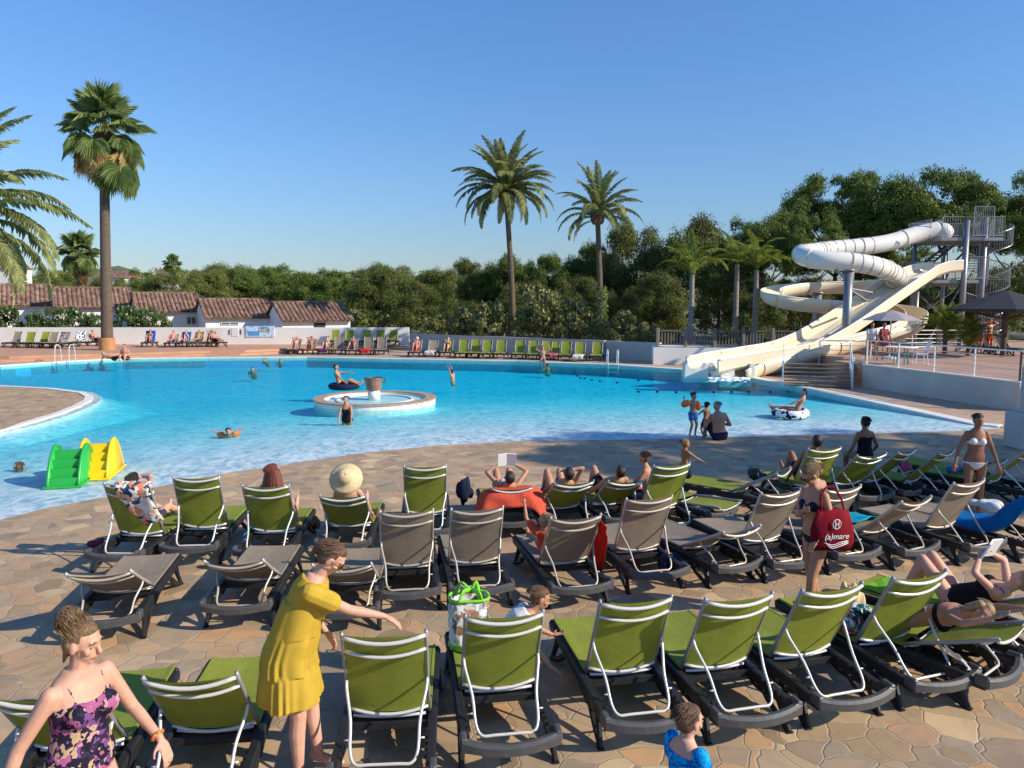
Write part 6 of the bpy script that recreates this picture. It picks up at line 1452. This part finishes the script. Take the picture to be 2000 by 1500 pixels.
# ---- far edge, left
p = G(205, 706)
f = Fig('grey haired person lying on the far edge left of the sitting man', (p.x, p.y+.35, .03), 0, P=(.35, 0, .12), A=(-1, 0, .25), lat=(0, -1, .2), face=(-.6, -.8, 0), wr=((-.2, -.3, .1), (-.1, -.4, .1)), an=((1.1, .05, .1), (1.12, .1, .1)), kp=(0, -.3, 1), toe=(1, 0, 0), skin='dark', vx=.026); f.hair('short', 'grey'); f.wear('trunks', K['blackcloth'])
p = G(241, 705)
f = Fig('sunburnt man sitting on the far pool edge with his legs in the water', (p.x, p.y+.3, .03), R(180), P=(0, 0, .12), A=(0, .15, 1), wr=((-.15, .3, .35), (.15, .3, .35)), an=((-.15, .5, -.1), (.15, .5, -.1)), kp=(0, 0, 1), h=1.8, girth=1.25, skin='red', vx=.026); f.hair('short', 'dark'); f.wear('trunks', K['blackcloth'])
g_ = 'people resting on the far loungers'
for key, lab, sk_, lg, ar, suit, hr_, fem in [
    ('D6', 'person lying on the lounger beside the tall fan palm', 'red', 'straight', 'side', ('trunks', 'navy'), 'dark', False),
    ('D7', 'person sitting in front of the royal blue towel', 'tan', 'up', 'knees', ('bikini', 'blackcloth'), 'dark', True),
    ('D8', 'person lying in front of the second blue towel', 'red', 'straight', 'belly', ('trunks', 'royal'), 'dark', False),
    ('D9', 'person turned sideways by the light blue towel', 'fair', 'one', 'side', ('onepiece', 'purple'), 'brown', True),
    ('D10', 'person lying left of the pale sunbather on the deck', 'tan', 'straight', 'side', ('trunks', 'blue_cloth'), 'dark', False),
    ('D11', 'pale sunbather with hands on the head on the deck', 'fair', 'up', 'head', ('bikini', 'blue_cloth'), 'brown', True),
    ('D12', 'person with legs stretched right at the end of the deck group', 'red', 'straight', 'belly', ('trunks', 'blackcloth'), 'dark', False),
    ('E0', 'sunbather on the leftmost lower deck lounger', 'red', 'up', 'head', ('bikini', 'white_cotton'), 'light', True),
    ('E1', 'sunbather with a pink cap on the second lower deck lounger', 'tan', 'wide', 'head', ('bikini', 'pink'), 'brown', True),
    ('E2', 'sunbather whose bare raised knees hide the rest on the dark purple towel', 'fair', 'up', 'side', ('bikini', 'purple'), 'light', True),
    ('E4', 'person in a purple swimsuit sitting between the taupe loungers', 'tan', 'wide', 'knees', ('onepiece', 'purple'), 'dark', True),
    ('F0', 'man in a white cap sitting at the left end of the long row', 'red', 'up', 'knees', ('trunks', 'red'), 'grey', False),
    ('F2', 'person in a black swimsuit sitting in the long green row', 'fair', 'up', 'knees', ('onepiece', 'blackcloth'), 'blond', True)]:
    f = on(key, lab, sk_, lg, ar, 1.72, .026, fem, max(LG[key][3], 50), group=g_); f.wear(suit[0], K[suit[1]]); f.hair('short', hr_)
    if key in ('F0', 'E1'): q = MB(); q.ell(f.hc+f.hu*.06-f.fc*.01, (.1, .11, .075), f.hr); q.box(f.hc+f.hu*.05+f.fc*.13, (.14, .1, .02), rot=f.hr); q.build('cap', K['white' if key == 'F0' else 'pink'], f.root, True)
# ---- terrace people
for px, Y, rz, lab, suit, fem in ((1706, 33.4, R(160), 'lifeguard in a white shirt sitting under the parasol', 'white_cotton', False), (1729, 33.4, R(195), 'lifeguard in a dark red shirt sitting under the parasol', 'red', False)):
    b_ = P3(px, Y); f = Fig(lab, b_, rz, P=(0, 0, .86), wr=((-.2, .3, .85), (.2, .3, .85)), an=((-.12, .42, .4), (.12, .42, .4)), kp=(0, 1, 1), skin='dark', vx=.024); f.wear('tshirt', K['white_cotton'] if suit[0] == 'w' else plain('dark_red_shirt', (.2, .02, .03), .8)); f.wear('trunks', plain('red_shorts', (.35, .02, .03), .8), legs=.8); f.hair('short', 'dark')
for px, Y, rz, lab, suit in ((1917, 37.5, R(150), 'person in a blue and white top standing left of the pavilion post', 'blue_cloth'), (1936, 38, R(190), 'sunburnt man standing by the pavilion post with arms raised to the head', None)):
    b_ = P3(px, Y); f = Fig(lab, b_, rz, wr=((-.25, .15, .9), (.25, .1, .9)) if suit else ((-.2, .12, 1.55), (.2, .12, 1.55)), ep=((-1, -.2, 0), (1, -.2, 0)), skin='red', vx=.026, fem=bool(suit)); f.hair('short', 'brown'); f.wear('trunks', K['pink' if suit else 'red'])
    if suit: f.wear('tshirt', K[suit])
flush()
# ================= TOWELS, BAGS, SMALL THINGS =================
def drape(name, label, key, pts, mat, wav=.012, seed=0, th=.006):
    """cloth: grid of control rows given in the lounger's own frame"""
    r, loc, yw, a = LG[key]; g = random.Random(seed); q = MB(); rows = []
    nr = len(pts)
    cols = [catmull([row[j] for row in pts], 5) for j in range(len(pts[0]))]
    for i in range(len(cols[0])):
        row = catmull([c[i] for c in cols], 5); rows.append([p+V((math.sin(i*1.3+k*.7+seed)*wav, math.sin(k*1.1+i*.5)*wav, math.sin(i*.9+k*1.7)*wav*.6)) for k, p in enumerate(row)])
    q.rings(rows, False, False); o = prop(name, label, 'towel', q, mat, loc, yw, True); s_ = o.modifiers.new('thick', 'SOLIDIFY'); s_.thickness = th; return o
def bp(key, x, u, b):
    a = LG[key][3]; ca, sa = math.cos(R(a)), math.sin(R(a)); return V((x, HY-u*ca-b*sa, .345+u*sa-b*ca))
# floral towel over C0, triangle hanging behind
drape('towel', 'floral print towel hanging over the backrest of the leftmost third row lounger', 'C0', [[bp('C0', x, .6, -.03) for x in (-.1, .1, .3)], [bp('C0', x, .83, -.02) for x in (-.12, .1, .32)], [bp('C0', x, .80, .1) for x in (-.1, .12, .33)], [bp('C0', -.06, .62, .12), bp('C0', .12, .60, .13), bp('C0', .36, .62, .13)], [bp('C0', .1, .36, .13), bp('C0', .2, .24, .15), bp('C0', .42, .34, .13)]], K['floral_towel'])
drape('towel', 'coral towel spread over the lounger of the reader', 'C5', [[V((x, y, z)) for x, y, z in ((-.46, -.02, .42), (-.32, -.04, .46), (0, -.05, .50), (.32, -.06, .44), (.52, -.10, .18))], [V((x, -.02, z)) for x, z in ((-.5, .40), (-.33, .62), (0, .66), (.33, .62), (.5, .34))], [V((x, .1+(.04 if abs(x) > .4 else 0), z)) for x, z in ((-.5, .42), (-.34, .72), (0, .74), (.36, .74), (.52, .50))], [V((x, .3, z)) for x, z in ((-.52, .36), (-.34, .68), (0, .68), (.36, .70), (.54, .42))], [V((x, .6, z)) for x, z in ((-.5, .36), (-.33, .6), (0, .56), (.33, .6), (.48, .4))]], K['coral'])
drape('towel', 'red towel hanging from the right side of the taupe lounger with the child', 'B5', [[bp('B5', .30, .7, .0), bp('B5', .315, .4, .02), bp('B5', .36, .05, .1)], [bp('B5', .33, .75, .1), bp('B5', .36, .4, .14), bp('B5', .40, -.05, .2)], [bp('B5', .34, .66, .2), bp('B5', .38, .3, .26), bp('B5', .42, -.1, .3)]], K['red'])
drape('towel', 'pink towel hanging down the left side of the middle upright taupe lounger', 'B6', [[V((-.28, .9, .37)), V((-.37, .92, .30)), V((-.39, .9, .12))], [V((-.28, 1.1, .37)), V((-.37, 1.1, .30)), V((-.4, 1.12, .08))], [V((-.26, 1.3, .37)), V((-.37, 1.3, .3)), V((-.4, 1.28, .14))]], K['coral'])
drape('towel', 'big blue towel covering the taupe lounger at the right edge', 'B12', [[bp('B12', x, .82, b) for x, b in ((-.40, .10), (-.3, -.03), (0, -.03), (.3, -.03))], [bp('B12', x, .5, b) for x, b in ((-.42, .2), (-.31, -.03), (0, -.02), (.3, -.03))], [bp('B12', x, .15, b) for x, b in ((-.44, .15), (-.31, -.03), (0, -.02), (.3, -.03))], [V((-.44, .95, .16)), V((-.31, .95, .375)), V((0, .95, .37)), V((.3, .95, .375))], [V((-.42, 1.35, .2)), V((-.31, 1.35, .375)), V((0, 1.35, .37)), V((.3, 1.35, .375))]], K['blue_towel'])
drape('towel', 'turquoise towel crumpled on the half reclined taupe lounger', 'B10', [[V((-.3, .9, .4)), V((0, .85, .42)), V((.36, .9, .40)), V((.42, .9, .12))], [V((-.32, 1.15, .38)), V((0, 1.15, .38)), V((.36, 1.15, .37)), V((.44, 1.15, .08))], [V((-.3, 1.45, .4)), V((0, 1.4, .4)), V((.35, 1.42, .37)), V((.42, 1.4, .14))]], K['cyan_towel'], .02)
drape('towel', 'dark purple towel hanging at the left of the sunbather with bent knees', 'C6', [[V((-.3, .5, .8)), V((-.36, .52, .55)), V((-.38, .5, .2))], [V((-.3, .8, .5)), V((-.37, .8, .35)), V((-.4, .8, .1))], [V((-.28, 1.1, .37)), V((-.37, 1.1, .3)), V((-.4, 1.1, .12))]], K['purple'])
drape('towel', 'turquoise towel hanging at the left side of the red-haired woman', 'C2', [[V((-.29, .9, .37)), V((-.36, .92, .30)), V((-.4, .9, .1))], [V((-.29, .6, .42)), V((-.37, .6, .32)), V((-.4, .55, .14))]], K['cyan_towel'])
for key, lab, mat in (('D4', 'turquoise tropical towel over a lounger left of the fan palm', 'tropic'), ('D5', 'black and white patterned towel over a lounger left of the fan palm', 'check'), ('D7', 'royal blue towel over a lounger right of the fan palm', 'royal'), ('D9', 'light blue towel over a deck lounger', 'blue_towel')):
    drape('towel', lab, key, [[bp(key, x, .83, -.04) for x in (-.32, 0, .32)], [bp(key, x, .4, -.04) for x in (-.32, 0, .32)], [bp(key, x, .05, -.05) for x in (-.32, 0, .32)], [V((x, 1.2, .375)) for x in (-.32, 0, .32)]], K[mat])
for key, lab, mat in (('F10', 'pink towel over a lounger in the long green row', 'pink'), ('F1', 'white towel on the taupe lounger right of the white cap', 'white_towel'), ('F12', 'white towel on the seat near the right end of the long row', 'white_towel'), ('E5', 'small red towel on a lower deck lounger', 'red'), ('E2', 'dark purple towel on the lounger of the raised knees', 'purple')):
    drape('towel', lab, key, [[V((x, .85, .39)) for x in (-.3, 0, .3)], [V((x, 1.3, .385)) for x in (-.31, 0, .31)], [V((x, 1.77, .36)) for x in (-.31, 0, .31)], [V((x, 1.80, .16)) for x in (-.31, 0, .31)]], K[mat])
# carrier bag on A3's seat
r, loc, yw, a = LG['A3']; bg = thing('carrier_bag', 'transparent printed carrier bag with lime green handles on the green lounger', 'bag', M.Rotation(yw, 3, 'Z') @ V((-.16, 1.42, .36))+loc, yw)
q = MB(); rs = []
for j in range(9):
    z = .44*j/8; rs.append([V(((.17+.02*math.sin(i*1.9+j))*math.copysign(abs(math.cos(t_))**.6, math.cos(t_)), (.12+.02*math.sin(i*2.3+j*1.4))*math.copysign(abs(math.sin(t_))**.6, math.sin(t_)), z+.015*math.sin(i*2.0)*(j == 8))) for i, t_ in enumerate(2*math.pi*u/24 for u in range(24))])
q.rings(rs, False); q.build('bag_body', pattern('printed_plastic', [(.75, .75, .72), (.45, .5, .5), (.8, .8, .78), (.35, .2, .12), (.6, .3, .2), (.78, .8, .8)], 9, dist=1.2), bg, True)
lime = plain('lime_trim', (.2, .62, .03), .4, .05)
q = MB(); q.tube([V((.175*math.copysign(abs(math.cos(t_))**.6, math.cos(t_)), .125*math.copysign(abs(math.sin(t_))**.6, math.sin(t_)), .44)) for t_ in [2*math.pi*u/24 for u in range(25)]], .014, 6); q.build('rim', lime, bg, True)
q = MB(); q.lathe((0, 0, 0), [(.13, .0), (.19, .005), (.185, .05)], 20, False); q.build('bottom', lime, bg, True)
for s_ in (-1, 1): q = MB(); q.tube(catmull([(-.1, s_*.11, .42), (-.06, s_*.12, .53), (.02, s_*.02, .50), (.07, s_*.13, .52), (.1, s_*.11, .42)], 5), .013, 6, sq=(1.8, .6)); q.build('handle', lime, bg, True)
def crumple(name, label, cat, px, py, z, rad, mat, seed=0, flat=.6, n=9):
    g = random.Random(seed); p = G(px, py, z); q = MB()
    for i in range(n): q.ell((g.gauss(0, .4)*rad[0], g.gauss(0, .4)*rad[1], rad[2]*g.uniform(.3, .8)), (rad[0]*g.uniform(.35, .6), rad[1]*g.uniform(.35, .6), rad[2]*g.uniform(.4, .8)), M.Rotation(g.random()*3, 3, 'Z'))
    me = bpy.data.meshes.new(name); me.materials.append(mat); o = link(bpy.data.objects.new(name, me)); o.location = p; tag(o, label, cat); PEND.append((q, .014, o, 1)); return o
PEND.clear()
crumple('cloth_bundle', 'bundle of patterned clothes on the nearest-row lounger left of its last upright one', 'clothes', 1655, 1225, .4, (.2, .16, .16), K['tropic'], 1)
crumple('tote_bag', 'cream bag standing on a green seat left of the last upright lounger', 'bag', 1664, 1195, .42, (.09, .07, .2), K['straw'], 2)
crumple('backpack', 'dark blue bag under the middle upright taupe lounger', 'bag', 1300, 1110, .12, (.2, .14, .14), K['navy'], 3)
crumple('clothes_bundle', 'dark clothes lying on the shaded flat lounger', 'clothes', 1480, 935, .4, (.22, .15, .14), K['black'], 4)
crumple('beach_bag', 'dark bag on the floor left of the reader with the coral towel', 'bag', 912, 975, .2, (.13, .12, .24), K['navy'], 5)
crumple('wicker_bag', 'brown wicker bag on the floor right of the straw hat lounger', 'bag', 742, 1030, .15, (.09, .09, .22), K['cane'], 6)
crumple('clothes_bundle', 'white crumpled clothes on the lounger behind the blue towel', 'clothes', 1925, 992, .42, (.24, .16, .1), K['white_towel'], 7)
crumple('clothes_bundle', 'blue cloth lying beside the woman in the white bikini', 'clothes', 1862, 922, .4, (.14, .1, .08), K['blue_cloth'], 8)
crumple('clothes_bundle', 'pink and white things on the shaded lounger', 'clothes', 1768, 918, .4, (.1, .08, .14), K['pink'], 9)
crumple('slippers', 'dark red slippers on the floor left of the lounger with the floral towel', 'slippers', 188, 1066, 0, (.1, .14, .07), plain('dark_red', (.12, .01, .02), .7), 10)
crumple('toiletry_bag', 'clear blue pouch on the floor between taupe loungers', 'bag', 1378, 1030, .05, (.12, .09, .1), K['blue_cloth'], 11)
crumple('beach_bag', 'black bag on the floor left of the small hat lounger shadow', 'bag', 606, 1030, .1, (.12, .1, .16), K['cane'], 12)
flush()
r, loc, yw, a = LG['C9']; q = MB(); q.lathe((0, 0, 0), [(.01, .02), (.2, .04), (.26, .03), (.28, .0), (.2, -.01)], 24); o = prop('float', 'red and white inflatable lying on the flat green lounger', 'float', q, pattern('red_white', [(.7, .08, .03), (.8, .78, .75)], 5, kind='NOISE'), loc+M.Rotation(yw, 3, 'Z') @ V((0, 1.5, .37)), 0, True)
